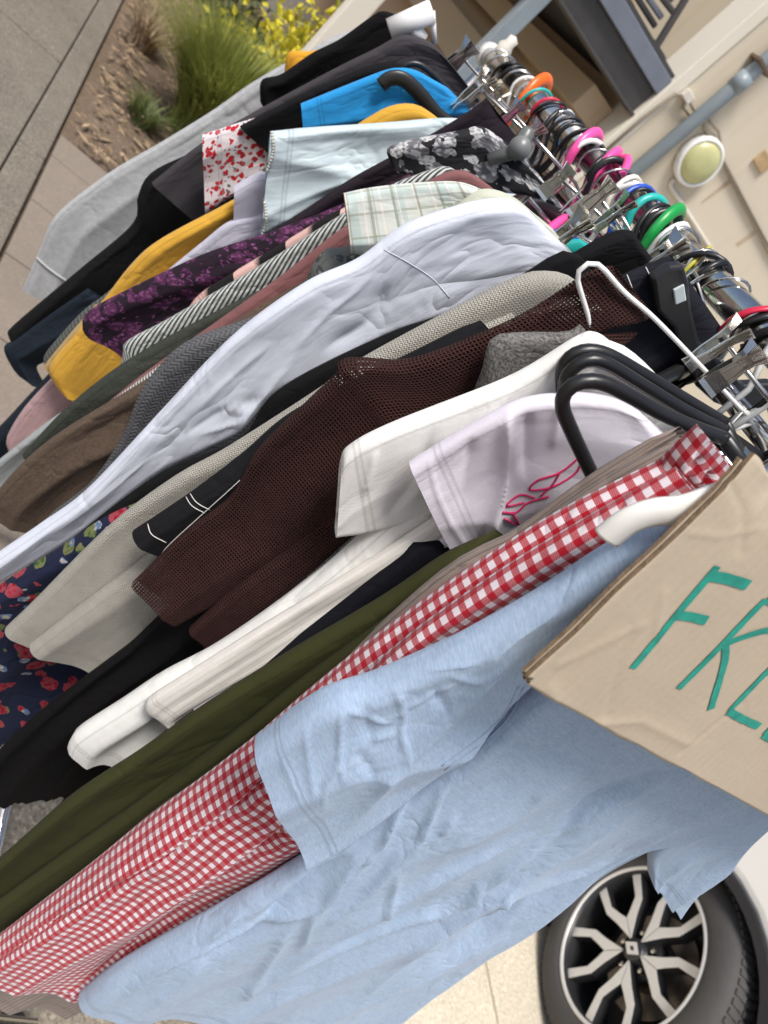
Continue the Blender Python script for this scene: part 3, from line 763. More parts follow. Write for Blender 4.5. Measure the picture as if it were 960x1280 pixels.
def panel(name, mat, parent, y, L, Rr=None, W=None, T=.036, Tin=None, fold=.008, nf=3.0, M=44, K=18, yaw=0, wr=.0, wrf=16, top=True, hemz=0, jag=0, lean=.35, sag=0, creases=None):
    """one closed tube of cloth: leading edge L and trailing edge Rr (or width W), rows run down the cloth"""
    SEED[0] += 1; sd = SEED[0]*7.31
    K = int(K*1.7) if K < 30 else K; M = max(M, 48)
    Lw = catmull([wp(p, y) for p in L], M)
    if W == 'sym': Rw = [Vector((-p.x, p.y, p.z)) for p in Lw]
    elif Rr: Rw = catmull([wp(p, y) for p in Rr], M)
    else: Rw = [p+Vector((math.cos(yaw), math.sin(yaw), 0))*interp(W, i/(M-1)) for i, p in enumerate(Lw)]
    Tin = (T*.55 if Tin is None else Tin)*.6
    ln = sum((a-b).length for a, b in zip(Lw, Lw[1:]))
    qs = [(1-math.cos(math.pi*k/K))/2*.6+.4*k/K for k in range(K+1)]
    loop = [(q_, 1) for q_ in reversed(qs[1:])]+[(q_, -1) for q_ in qs[:-1]]
    n = len(loop); V = []; UV = []
    for i in range(M):
        t = i/(M-1); a, b = Lw[i], Rw[i]; d = b-a; Wm = max(d.length, 1e-4)
        du = d/Wm; nr = Vector((-du.y, du.x, 0)); nr = nr.normalized() if nr.length > .2 else Vector((0, 1, 0))
        dn = (Lw[min(i+1, M-1)]-Lw[max(i-1, 0)]).normalized()
        nr = dn.cross(du); nr = nr.normalized() if nr.length > .05 else Vector((0, 1, 0))
        if nr.y < 0: nr = -nr
        tp = math.sqrt(min(1, t/.05)) if top else 1
        Tt = interp(T, t)*.5
        for q_, sgn in loop:
            dist = q_*Wm; h0 = Tt/2; e = 1.0
            if dist < h0: e = math.sqrt(max(0, 1-(1-dist/h0)**2))
            if Wm-dist < h0: e = min(e, math.sqrt(max(0, 1-(1-(Wm-dist)/h0)**2)))
            th = (Tin+(Tt-Tin)*math.exp(-dist/.05))*e*tp
            rp = smooth01(t*1.6)
            ph = nf*dist/.20+.55*noise.noise(Vector((dist*5, t*1.2, sd)))+lean*t*.5+sd
            tri = 1-abs(2*(ph % 1)-1)
            s2 = noise.noise(Vector((dist*nf*7, t*1.8, sd)))
            mk = .35+.9*smooth01(.5+noise.noise(Vector((dist*7, t*2.0, sd+5))))
            f = fold*rp*(.7*s2-1.25*(tri**1.7-.35)*mk)
            f += fold*.45*noise.noise(Vector((dist*26, t*ln*7, sd+3+sgn*.8)))
            if wr:
                uu, vv = dist*wrf, (1-t)*ln*wrf
                r1 = 1-abs(noise.noise(Vector((uu*.9+vv*.35, vv*.12-uu*.05, sd+sgn))))*2.2
                r2 = 1-abs(noise.noise(Vector((uu*1.3-vv*.6, vv*.5+uu*.3, sd+9+sgn))))*2.2
                f -= -sgn*wr*(max(0, r1)**3*1.0+max(0, r2)**3*.12)*(.3+.7*smooth01(noise.noise(Vector((uu*.25, vv*.25, sd+4)))+.55))*min(1, e*1.3)
            p = a+d*q_+nr*(sgn*th/2+f*min(1, e*.9+.1))
            if i > M*.55: p.z += hemz*q_*smooth01((t-.55)/.45)
            if jag and i >= M-3: p.z += jag*(noise.noise(Vector((dist*70, sgn*3, sd)))+.6*noise.noise(Vector((dist*190, sgn*5, sd))))*(i-(M-4))/3
            p.z -= sag*math.sin(math.pi*q_)*(1-t)
            if creases and sgn < 0:
                qx, qy = proj(p); dd = 0
                for (pts, h_, w_) in creases:
                    x0, x1, y0_, y1_ = pts[0], pts[1], pts[2], pts[3]
                    if qx < x0-4*w_ or qx > x1+4*w_ or qy < y0_-4*w_ or qy > y1_+4*w_: continue
                    ds, bt = dist_line(qx, qy, pts[4])
                    if ds < 5*w_: dd += h_*math.exp(-(ds/w_)**1.25)*min(1, .15+4*bt, .15+4*(1-bt))
                p = p-nr*dd*min(1, e*1.2)
            V.append(p); UV.append(((dist if sgn < 0 else -dist), (1-t)*ln))
    for i in range(M):                       # true length round the cloth from the leading edge
        row = V[i*n:(i+1)*n]; acc = 0
        for j in range(K, n):
            if j > K: acc += (row[j]-row[j-1]).length
            UV[i*n+j] = (acc, UV[i*n+j][1])
        acc = 0
        for j in range(K-1, -1, -1):
            acc += (row[j+1]-row[j]).length; UV[i*n+j] = (-acc, UV[i*n+j][1])
    Fc = []
    for i in range(M-1):
        for j in range(n):
            k = (j+1) % n; Fc.append((i*n+j, i*n+k, (i+1)*n+k, (i+1)*n+j))
    me = bpy.data.meshes.new(name); me.from_pydata([tuple(p) for p in V], [], Fc)
    ul = me.uv_layers.new(name='UVMap')
    for pl in me.polygons:
        for li, vi in zip(pl.loop_indices, pl.vertices): ul.data[li].uv = UV[vi]
    me.update()
    o = link(name, me, mat, parent, True)
    return o
def bvh(objs):
    V = []; Fc = []
    for o in objs:
        b = len(V); V += [v.co.copy() for v in o.data.vertices]; Fc += [tuple(b+i for i in p.vertices) for p in o.data.polygons]
    return BVHTree.FromPolygons(V, Fc)
def draw_on(name, objs, lines, width, mat, parent, lift=.0008, step=6, thick=True):
    """a ribbon of thread or ink laid on the cloth along photo pixels"""
    B = bvh(objs if isinstance(objs, list) else [objs]); q = MB()
    for ln in lines:
        pts = []
        P = catmull([Vector((a, b, 0)) for a, b in ln], max(3, int(sum((Vector(a)-Vector(b)).length for a, b in zip(ln, ln[1:]))/step)))
        for p in P:
            r = ray(p.x, p.y).normalized(); h = B.ray_cast(CAM, r)
            if h[0] is not None:
                nn = h[1] if h[1].dot(r) < 0 else -h[1]
                pts.append(h[0]+nn*lift)
        run = []
        for p in pts:
            if run and (p-run[-1]).length > .05:
                if len(run) > 1: q.tube(run, width/2, 6)
                run = []
            run.append(p)
        if len(run) > 1: q.tube(run, width/2, 6)
    if q.v: return q.build(name, mat, parent, True)

GL = []
def G(name, label, cat, y, group=None):
    GL.append([y, name.replace('_', ' ') if name != 't_shirt' else ' '.join(label.split()[:3])+' tee', False])
    return empty(name, (0, y, zr(y)-.10), label, cat, group)
def body(par, mat, y, zb, half=.185, T=.03, fold=.010, name='body', drop=.14, K=16, M=30):
    z = zr(y)
    return panel(name, mat, par, y, [('w', -.045, z-.085), ('w', -half*.6, z-.105), ('w', -half, z-drop), ('w', -half+.012, z-drop-.2), ('w', -half+.005, zb)], W='sym', T=T, Tin=T*.8, fold=fold, M=M, K=K)
def far_sleeve(par, mat, y, ln=.55, half=.2, T=.04, name='sleeve', w_=.10):
    z = zr(y)
    return panel(name, mat, par, y, [('w', half-.06, z-.13), ('w', half-.03, z-.2), ('w', half-.02, z-.15-ln*.5), ('w', half-.02, z-.15-ln)], W=[.06, w_, w_, w_*.8], T=T, M=24, K=8)
FB = fabric
def CZ(*items, amp=1.0):
    r_ = []
    for pts, h_, w_ in items:
        P = [(p.x, p.y) for p in catmull([Vector((a, b, 0)) for a, b in pts], len(pts)*3)]
        r_.append(((min(p[0] for p in P), max(p[0] for p in P), min(p[1] for p in P), max(p[1] for p in P), P), h_*amp, w_))
    return r_
TEE = CZ(([(893, 1002), (777, 1081), (677, 1106), (600, 1135), (500, 1204), (450, 1254)], .005, 6), ([(860, 1040), (740, 1105), (640, 1150), (540, 1215)], -.010, 15),
    ([(835, 970), (727, 1027), (681, 1052), (610, 1102), (560, 1135), (500, 1150), (392, 1195), (325, 1230), (246, 1270)], .0055, 5), ([(827, 964), (743, 1002), (697, 1043), (640, 1075)], -.0045, 7), ([(760, 925), (690, 985), (620, 1030), (540, 1070)], .004, 10),
    ([(660, 1045), (562, 1090), (480, 1135), (405, 1176), (308, 1237)], .0045, 4), ([(559, 977), (544, 1007), (521, 1052), (491, 1079), (457, 1116), (409, 1150), (367, 1180)], .0045, 3.6), ([(532, 962), (502, 1004), (476, 1056), (442, 1079), (405, 1131), (394, 1157)], .004, 3.4),
    ([(439, 1071), (390, 1105), (315, 1165), (240, 1200)], -.007, 8), ([(442, 1071), (404, 1125), (333, 1154), (254, 1183), (200, 1208), (117, 1271)], .005, 4), ([(396, 1133), (375, 1187)], .003, 3), ([(367, 1154), (325, 1217), (300, 1250)], .0035, 4), ([(346, 1071), (300, 1137), (250, 1183)], .004, 4),
    ([(570, 1020), (552, 1043)], .003, 3), ([(720, 950), (660, 1000)], .002, 3), ([(500, 1090), (480, 1150)], .0025, 3), ([(600, 1100), (585, 1130)], .0025, 3), ([(640, 1112), (605, 1152)], .003, 3.4), ([(520, 1120), (430, 1165)], .0022, 3), ([(470, 1060), (430, 1110)], .0025, 3), ([(260, 1200), (190, 1260)], .003, 4), amp=1.7)
SLV = CZ(([(645, 824), (562, 895), (487, 974), (412, 1049)], .009, 9), ([(427, 884), (424, 944), (420, 959), (405, 989), (405, 1015)], .0042, 3.2), ([(491, 854), (504, 887), (502, 917), (512, 951)], .0038, 3.2), ([(504, 887), (532, 872), (570, 854)], .003, 3), ([(431, 887), (480, 902), (504, 887)], .003, 3), ([(465, 925), (495, 917)], .003, 3),
    ([(424, 955), (431, 981)], .003, 3), ([(525, 838), (596, 829)], .003, 3), ([(380, 905), (388, 970), (398, 1010)], .0025, 4), ([(445, 940), (470, 975)], -.004, 8), ([(540, 860), (560, 890)], -.004, 8), ([(560, 845), (600, 850), (640, 822)], .003, 3), ([(350, 945), (372, 1000)], .002, 4), ([(455, 880), (462, 930)], -.003, 7), ([(700, 760), (640, 800), (600, 840)], .004, 6), amp=.7)
W12 = CZ(([(481, 296), (461, 347), (405, 397), (366, 442)], .0035, 3), ([(481, 296), (517, 330), (557, 375)], .0012, 2.5), ([(484, 352), (461, 403), (405, 437)], -.008, 10), ([(366, 448), (337, 487), (309, 521), (292, 552)], .005, 5), ([(264, 504), (309, 521), (247, 544)], .004, 4), ([(231, 544), (292, 504)], -.004, 6), ([(675, 324), (574, 352)], .003, 9), ([(340, 430), (290, 470), (240, 520)], .003, 5), ([(330, 500), (300, 505)], -.004, 6), ([(200, 560), (130, 620), (60, 672)], .004, 5), ([(420, 372), (400, 400)], .002, 3), ([(600, 275), (560, 310)], -.003, 12), amp=.65)
GNG = CZ(([(372, 915), (300, 985), (200, 1060), (60, 1150), (0, 1190)], .010, 13), ([(470, 860), (330, 985), (237, 1058), (100, 1137), (0, 1190)], -.016, 8), ([(430, 930), (330, 1040), (200, 1130), (60, 1215)], .008, 16), ([(400, 1000), (300, 1090), (180, 1180), (90, 1240)], -.014, 10), ([(700, 655), (600, 715), (500, 790)], -.008, 7), ([(780, 625), (690, 690), (620, 730)], .005, 8))
PNKT = CZ(([(635, 510), (630, 601), (606, 687)], .008, 7), ([(660, 515), (655, 600)], -.004, 9), ([(590, 545), (575, 640)], -.003, 10), ([(535, 572), (552, 632), (592, 700)], .0015, 2.4), ([(700, 500), (690, 560)], .003, 6))
WHT6 = CZ(([(640, 490), (560, 570), (500, 640)], .003, 6), ([(700, 455), (640, 540)], -.003, 9), ([(540, 540), (520, 600), (480, 650)], -.003, 7), ([(470, 560), (455, 620)], .0025, 4), ([(760, 440), (700, 500), (660, 560)], .003, 7))
# --- 1 light blue tee (nearest)
M_blue = FB('light_blue_jersey', (.30, .405, .56), p_mel((.46, .57, .71), 160, .55, 5), wr=.45, wrs=12, crease=.22, seam=False)
y = .262
g = G('t_shirt', 'light blue marl t-shirt hanging broadside behind the cardboard sign', 't-shirt', y)
tb = panel('body', M_blue, g, y, [('w', .03, 1.455), ('w', -.09, 1.43), ('w', -.13, 1.36), ('w', -.10, 1.22), ('w', -.076, 1.06), ('w', -.07, .956), ('w', -.064, .80), ('w', -.045, .70)],
      Rr=[('w', .14, 1.455), ('w', .25, 1.43), ('w', .20, 1.32), ('w', .20, 1.20), ('w', .238, 1.107), ('w', .285, .98), ('w', .335, .84), ('w', .385, .70)], T=.05, Tin=.045, fold=.009, nf=1.2, M=190, K=120, wr=.0012, wrf=24, lean=.5, creases=TEE)
ts = panel('sleeve', M_blue, g, .252, [(840, 652), (760, 690), (690, 735), (615, 778), (480, 850), (400, 880), (318, 937)], Rr=[(830, 700), (740, 770), (690, 810), (650, 850), (560, 950), (450, 1030), (385, 1066)], T=.045, Tin=.05, fold=.006, nf=2, M=130, K=76, wr=.001, wrf=24, creases=SLV)
panel('sleeve', M_blue, g, .262, [(905, 1000), (860, 1035), (818, 1062), (812, 1095)], Rr=[(1010, 990), (985, 1010), (920, 1072), (849, 1142)], T=.035, fold=.006, nf=3, M=44, K=24, wr=.004, wrf=13)
draw_on('seam', [ts, tb], [[(648, 858), (632, 890), (600, 922), (552, 957)], [(655, 858), (638, 894), (604, 928), (556, 962)]], .0008, M_blue, g, .0003)
hanger(.272, 'flat', (.75, .73, .68), 'white flat hanger with timber coloured tip holding the light blue tee', arms=False)
# --- 2 gingham skirt
M_ging = FB('red_gingham', (.8, .77, .8), p_gingham(), wr=.3, wrs=12, hem=True)
y = .30
g = G('gingham_skirt', 'long red and white gingham skirt with gathered elastic waistband', 'skirt', y)
gk = panel('skirt', M_ging, g, y, [(838, 570), (825, 582), (720, 635), (630, 690), (480, 796), (420, 843), (350, 902), (320, 927), (270, 965), (150, 1055), (0, 1170), (-45, 1203)], W=[.16, .24, .29, .31, .32, .33], T=[.03, .06, .07, .08, .09, .10], Tin=.06, fold=.013, nf=3.0, M=120, K=80, top=False, lean=.7, creases=GNG)
panel('pleat', M_ging, g, y-.024, [(846, 588), (720, 662), (600, 738), (480, 828), (380, 935), (280, 1012), (150, 1102), (0, 1203), (-30, 1222)], W=[.1, .2, .22, .24, .26, .26], T=[.02, .03, .03, .035, .035], Tin=.02, fold=.010, nf=3, M=110, K=70, top=False, lean=.5, creases=GNG)
panel('waistband', FB('red_gingham_gathered', (.8, .77, .8), p_gingham(.0085), wr=.3, hem=False), g, y-.002, [(872, 533), (858, 548), (842, 566), (829, 584)], W=.17, T=.03, Tin=.024, fold=.006, nf=14, M=14, K=60, top=False, lean=0)
hanger(.30, 'clip', 'chrome', 'chrome clip hanger gripping the gingham waistband', tip=.12)
# --- 2b taupe corduroy
M_taupe = FB('taupe_corduroy', (.27, .215, .185), p_rib(.0045, .4), wr=.3)
y = .340
g = G('corduroy_trousers', 'taupe corduroy trousers between the gingham skirt and printed white tee', 'trousers', y)
panel('leg', M_taupe, g, y, [(850, 533), (825, 541), (720, 608), (640, 668), ('w', -.17, 1.28), ('w', -.12, 1.0), ('w', -.10, .8), ('w', -.10, .42)], W=.2, T=.035, M=60)
panel('leg', M_taupe, g, y-.014, [(868, 540), (835, 556), (740, 612), (660, 672), ('w', -.15, 1.28), ('w', -.10, 1.0), ('w', -.08, .8), ('w', -.08, .44)], W=.18, T=.03, M=60)
hanger(.343, 'clip', 'chrome', 'chrome clip hanger gripping the taupe corduroy trousers', tip=.12)
# --- 3 olive trousers
M_olive = FB('olive_cotton', (.040, .042, .014), wr=.35, wrs=8, hem=True, mel=.04)
y = .362
g = G('olive_trousers', 'dark olive green trousers hanging beside the gingham skirt', 'trousers', y)
panel('leg', M_olive, g, y+.006, [('w', -.15, 1.34), (548, 702), (480, 748), (365, 815), (250, 885), (165, 945), (80, 1003), (0, 1074), (-60, 1125)], W=.17, T=.04, fold=.006, M=60)
panel('leg', M_olive, g, y-.018, [('w', -.14, 1.33), (556, 724), (480, 778), (380, 850), (300, 912), (150, 1020), (0, 1125), (-60, 1170)], W=.18, T=.035, fold=.006, M=60)
hanger(.365, 'clip', 'chrome', 'chrome clip hanger gripping the olive trousers', tip=.12)
# --- 4 navy trousers
M_navy = FB('navy_twill', (.006, .0065, .011), wr=.3)
y = .402
g = G('navy_trousers', 'almost black navy trousers between the ribbed top and olive trousers', 'trousers', y)
panel('leg', M_navy, g, y, [('w', -.10, 1.33), ('w', -.15, 1.28), (490, 702), (330, 826), (215, 906), (150, 960), (100, 1000), (60, 1030)], W=.2, T=.03)
# --- 5 white tee with pink script
M_lil = FB('white_lilac_jersey', (.70, .67, .75), wr=.28, wrs=8)
y = .398
g = G('t_shirt', 'white t-shirt with pink line drawing print under black hangers', 't-shirt', y)
p5 = panel('sleeve', M_lil, g, y, [(800, 515), (760, 498), (700, 494), (635, 507), (535, 567), (512, 581)], Rr=[(850, 560), (800, 600), (735, 640), (660, 680), (610, 705), (583, 724)], T=.03, Tin=.03, fold=.005, nf=2, M=90, K=56, wr=.001, wrf=8, creases=PNKT)
body(g, M_lil, y+.003, 1.0, .15)
far_sleeve(g, M_lil, y, .16, w_=.12)
M_ink = plain('pink_ink', (.62, .02, .13), .7)
draw_on('print', p5, [[(722, 573), (700, 590), (672, 600), (662, 612), (690, 608), (718, 592), (728, 575)], [(700, 590), (690, 606), (675, 620)], [(668, 622), (650, 618), (632, 632), (655, 628)], [(628, 640), (645, 640), (660, 628), (686, 620)], [(630, 648), (648, 655), (640, 640)]], .0016, M_ink, g, .0006, 3)
# --- 6 white long tee
M_wht = FB('white_cotton', (.80, .80, .77), wr=.3, wrs=9)
y = .428
g = G('t_shirt', 'off white long t-shirt whose hem curls below the brown mesh top', 't-shirt', y)
panel('sleeve', M_wht, g, y-.004, [(768, 432), (745, 418), (720, 424), (633, 474), (487, 532), (435, 561), (426, 580)], Rr=[(850, 500), (800, 530), (720, 560), (640, 590), (540, 640), (460, 662), (419, 668)], T=.03, Tin=.025, fold=.004, M=90, K=56, creases=WHT6)
panel('body', M_wht, g, y, [('w', -.05, zr(y)-.08), (760, 430), (640, 520), (520, 610), (400, 715), (275, 806), (200, 847), (150, 880), (94, 917), (84, 935)], W=[.12, .30, .32, .32, .32, .3], T=.05, Tin=.03, fold=.010, M=70, K=26)
far_sleeve(g, M_wht, y, .2, w_=.12)
M_rib = FB('white_rib_knit', (.78, .75, .70), p_rib(.010, .12), wr=.3, crease=0, seam=False)
y = .408
g = G('ribbed_top', 'off white ribbed knit top hanging inside the long white tee', 'top', y)
panel('body', M_rib, g, y, [(640, 560), (560, 636), (480, 690), (320, 790), (192, 871), (183, 886)], W=[.12, .13, .11, .10, .095, .09], T=.035, fold=.008, nf=5, M=60, K=24)
# --- 7 grey speckled knit + black ruffled dress
M_spk = FB('speckled_knit', (.22, .21, .20), p_mel((.045, .045, .045), 420, .95), wr=.4)
y = .450
g = G('knit_top', 'grey and black speckled knit top peeking out beside the brown mesh', 'top', y)
panel('body', M_spk, g, y, [(725, 405), (705, 417), (650, 418), (613, 426), (598, 474), (560, 545), (470, 640), (330, 760)], W=[.1, .2, .26, .28, .28], T=.03)
M_blk = FB('black_jersey', (.0045, .0042, .005), wr=.4, hem=False)
M_blk2 = FB('black_twill', (.007, .007, .008), wr=.3, hem=False)
y = .484
g = G('black_dress', 'long black dress with ragged ruffled hem near the ground', 'dress', y)
panel('skirt', M_blk, g, y, [(560, 520), (400, 650), (230, 745), (150, 815), (60, 880), (0, 935), (-40, 985)], Rr=[(700, 560), (560, 680), (420, 780), (280, 850), (190, 925), (130, 965), (98, 1000)], T=.04, fold=.012, nf=5, M=60, K=60, jag=.025)
# --- 8 brown mesh
M_mesh = FB('brown_crochet_mesh', (.048, .019, .016), p_mesh(.0028), wr=.25, hem=False, rough=.8)
y = .470
g = G('mesh_top', 'dark brown open crochet mesh top with wide sleeve', 'top', y)
ms = panel('sleeve', M_mesh, g, y, [(768, 332), (740, 338), (662, 390), (592, 423), (510, 452), (450, 452), (424, 455), (420, 470), (385, 506), (320, 570), (285, 628), (230, 670), (164, 733)], Rr=[(818, 394), (800, 402), (760, 408), (700, 440), (640, 490), (600, 520), (540, 560), (460, 620), (380, 690), (300, 735), (226, 774)], T=.035, Tin=.035, fold=.009, nf=2, M=80, K=40)
panel('body', M_mesh, g, y-.014, [(735, 418), (680, 440), (600, 500), (480, 600), (380, 672), (300, 730), (236, 788)], Rr=[(800, 415), (740, 460), (680, 510), (590, 580), (500, 630), (420, 690), (350, 755), (272, 814)], T=.03, Tin=.025, fold=.008, M=60, K=30)
# --- 9 black denim jacket
M_den = FB('black_denim', (.009, .009, .011), wr=.35)
y = .492
g = G('denim_jacket', 'black denim jacket sleeve with white contrast stitching on the cuff', 'jacket', y)
dn = panel('sleeve', M_den, g, y, [(600, 400), (520, 440), (370, 514), (300, 570), (230, 622), (165, 666)], W=[.14, .11, .09, .085, .08, .075], T=.04, Tin=.036, fold=.005, M=50, K=20)
body(g, M_den, y+.003, .86, .17)
M_thr = plain('white_thread', (.62, .61, .58), .8)
draw_on('stitching', dn, [[(185, 655), (190, 668), (208, 678)], [(231, 618), (240, 632), (256, 641)], [(236, 614), (246, 628), (262, 637)], [(196, 700), (212, 680), (250, 645), (300, 600)]], .0008, M_thr, g, .0004, 3)
# --- 10 cream knit
M_crm = FB('cream_boucle', (.66, .63, .55), p_knit(.0024, 1, .55), wr=.35, mel=.1)
y = .520
g = G('cream_knit', 'cream textured knit cardigan with long sleeve between black garments', 'cardigan', y)
panel('sleeve', M_crm, g, y, [(722, 352), (705, 343), (680, 341), (651, 346), (592, 374), (452, 450), (390, 494), (280, 564), (215, 600), (135, 660), (45, 750), (6, 787)], W=[.04, .1, .1, .095, .085, .08, .07, .06, .05], T=.042, fold=.004, M=70, K=18)
panel('body', M_crm, g, y-.016, [(640, 390), (540, 440), (400, 530), (250, 645), (130, 735), (37, 806)], W=[.12, .2, .2, .2, .14, .10], T=.034, fold=.006, M=50, K=20)
# --- navy rose floral
M_rose = FB('navy_rose_print', (.012, .016, .040), p_floral([(48, .40, (.03, .09, .03), (.14, .15, .06), .6), (44, .46, (.24, .006, .016), (.30, .05, .07), .5), (56, .30, (.36, .32, .26), (.10, .16, .28), .4)]), wr=.35, hem=False)
y = .556
g = G('floral_dress', 'navy dress printed with red roses beside the cream knit', 'dress', y)
panel('skirt', M_rose, g, y, [('w', -.05, 1.45), ('w', -.14, 1.36), ('w', -.20, 1.24), (250, 606), (190, 622), (130, 646), (70, 686), (0, 730), (-80, 800), (-150, 870)], W=.26, T=.05, Tin=.045, fold=.010, M=60, K=30)
M_dark = FB('charcoal_jersey', (.006, .006, .007), wr=.3, hem=False)
y = .582
g = G('black_blouse', 'black blouse pressed against the white cotton shirt', 'blouse', y)
panel('body', M_dark, g, y, [(735, 330), (706, 313), (640, 352), (560, 392), (480, 420), (345, 490), (300, 548), (200, 592), (100, 665), (20, 735), (-40, 790)], W=[.1, .3, .32, .32, .3], T=.034, M=56)
y = .60
g = G('lilac_shirt', 'pale lilac shirt tail hanging low behind the cream cardigan', 'shirt', y)
panel('body', M_lil, g, y, [('w', -.16, 1.1), (100, 690), (40, 735), (-40, 800), (-60, 850)], W=.14, T=.03)
# --- 12 white shirt
M_shirt = FB('white_poplin', (.66, .70, .80), wr=.5, wrs=9, rough=.55, sheen=.1, mel=.02, crease=.35)
y = .630
g = G('white_shirt', 'glossy white cotton shirt with long sleeve and yoke seam', 'shirt', y)
w12 = panel('sleeve', M_shirt, g, y, [(660, 262), (640, 250), (616, 249), (575, 257), (505, 282), (447, 324), (385, 352), (310, 404), (260, 450), (200, 515), (110, 610), (50, 655), (0, 690), (-40, 720)], Rr=[(716, 318), (690, 326), (640, 352), (600, 372), (560, 392), (520, 405), (480, 420), (410, 458), (345, 489), (302, 536), (258, 560), (200, 589), (140, 634), (90, 672), (0, 726), (-40, 754)], T=.04, Tin=.035, fold=.005, nf=2, M=130, K=56, wr=.001, wrf=9, creases=W12)
body(g, M_shirt, y+.004, .80, .17)
far_sleeve(g, M_shirt, y)
draw_on('seam', w12, [[(480, 312), (510, 328), (540, 348), (562, 372)]], .0008, FB('seam_thread', (.55, .57, .66), hem=False), g, .0001, 3)
# --- pale green + plaid
M_pgr = FB('pale_green_knit', (.50, .52, .42), wr=.3)
y = .658
g = G('cardigan', 'pale sage green cardigan shoulder behind the white shirt', 'cardigan', y)
panel('body', M_pgr, g, y, [(690, 285), (668, 268), (640, 246), (606, 236), (578, 250), (520, 300), (400, 400)], W=[.1, .2, .26, .3], T=.034)
M_pld = FB('pale_plaid', (.60, .63, .58), p_plaid(None, (.42, .52, .50), (.28, .29, .22), .04), wr=.3)
y = .682
g = G('plaid_shirt', 'pale green and white plaid shirt with short sleeve', 'shirt', y)
panel('sleeve', M_pld, g, y, [(612, 242), (575, 229), (530, 230), (470, 236), (430, 243)], Rr=[(650, 280), (600, 282), (540, 305), (480, 322), (438, 315)], T=.04, Tin=.034, fold=.006, M=40, K=24, wr=.003)
body(g, M_pld, y+.003, .9, .17)
M_leaf = FB('grey_leaf_print', (.15, .16, .15), p_floral([(70, .5, (.30, .31, .28), (.06, .07, .07), .7)]), wr=.4)
y = .702
g = G('leaf_print_top', 'small grey leaf print top below the plaid sleeve', 'top', y)
panel('sleeve', M_leaf, g, y, [(500, 275), (435, 308), (408, 312), (392, 328), (382, 352), (370, 375)], W=.13, T=.034, M=26)
M_chv = FB('grey_chevron_knit', (.125, .127, .137), p_zig((.072, .073, .08), .011), wr=.25)
y = .716
g = G('chevron_cardigan', 'dark grey chevron knit cardigan beside the white shirt sleeve', 'cardigan', y)
panel('body', M_chv, g, y, [(430, 335), (350, 380), (300, 403), (265, 414), (225, 432), (200, 456), (175, 490), (150, 550), (110, 606), (60, 646), (20, 690)], W=[.12, .2, .2, .2, .2], T=.04, M=56)
M_brn = FB('brown_wool', (.085, .058, .042), p_mel((.13, .095, .07), 300, .6), wr=.35)
y = .735
g = G('wool_coat', 'brown wool coat with ribbed cuff next to the chevron cardigan', 'coat', y)
panel('sleeve', M_brn, g, y, [(420, 330), (300, 398), (180, 477), (60, 553), (0, 610), (-12, 640)], W=[.12, .13, .13, .13, .13], T=.05, fold=.008, M=56, K=24)
M_mau = FB('dusty_mauve', (.20, .085, .085), wr=.3)
y = .760
g = G('mauve_top', 'dusty mauve long sleeved top between striped and brown clothes', 'top', y)
panel('sleeve', M_mau, g, y, [(622, 240), (600, 224), (578, 213), (548, 219), (500, 250), (435, 280), (350, 345), (270, 402), (175, 470), (100, 532), (60, 560)], W=[.1, .2, .24, .24, .2, .16], T=.034, M=60)
M_sk2 = FB('monochrome_rib', (.5, .5, .46), p_stripe([(.55, .54, .5), (.03, .03, .03)], .0042, R(90)), wr=.2, hem=False)
y = .748
g = G('striped_knit', 'black and white narrow striped knit cuff above the brown coat', 'knit top', y)
panel('sleeve', M_sk2, g, y, [(250, 420), (120, 515), (60, 555), (22, 588), (14, 601)], W=.055, T=.03, M=30)
# --- stripe
M_str = FB('grey_stripe', (.5, .52, .5), p_stripe([(.50, .52, .49), (.035, .045, .05)], .0042, R(25), .5), wr=.3, hem=False)
y = .788
g = G('striped_shirt', 'black and pale grey striped shirt with long pointed sleeve', 'shirt', y)
panel('sleeve', M_str, g, y, [(578, 220), (562, 209), (540, 212), (480, 236), (430, 267), (330, 330), (210, 400), (158, 428), (153, 446), (142, 486)], W=[.06, .14, .16, .15, .13, .11, .08, .06], T=.036, Tin=.034, fold=.004, M=64, K=24)
M_dgr = FB('dark_green_knit', (.035, .04, .032), p_mel((.06, .065, .055), 300, .5), wr=.4)
y = .775
g = G('green_jumper', 'dark green grey jumper cuff below the striped shirt', 'jumper', y)
panel('sleeve', M_dgr, g, y, [(330, 360), (240, 405), (150, 457), (80, 512), (28, 568)], W=.09, T=.034, M=36)
M_lgr = FB('light_grey_jersey', (.30, .325, .325), wr=.3)
y = .802
g = G('grey_jersey', 'light grey jersey top hanging lowest beside the pink cuff', 'top', y)
panel('sleeve', M_lgr, g, y, [(300, 370), (200, 438), (100, 500), (55, 530), (0, 574), (-40, 606)], W=.1, T=.034, M=36)
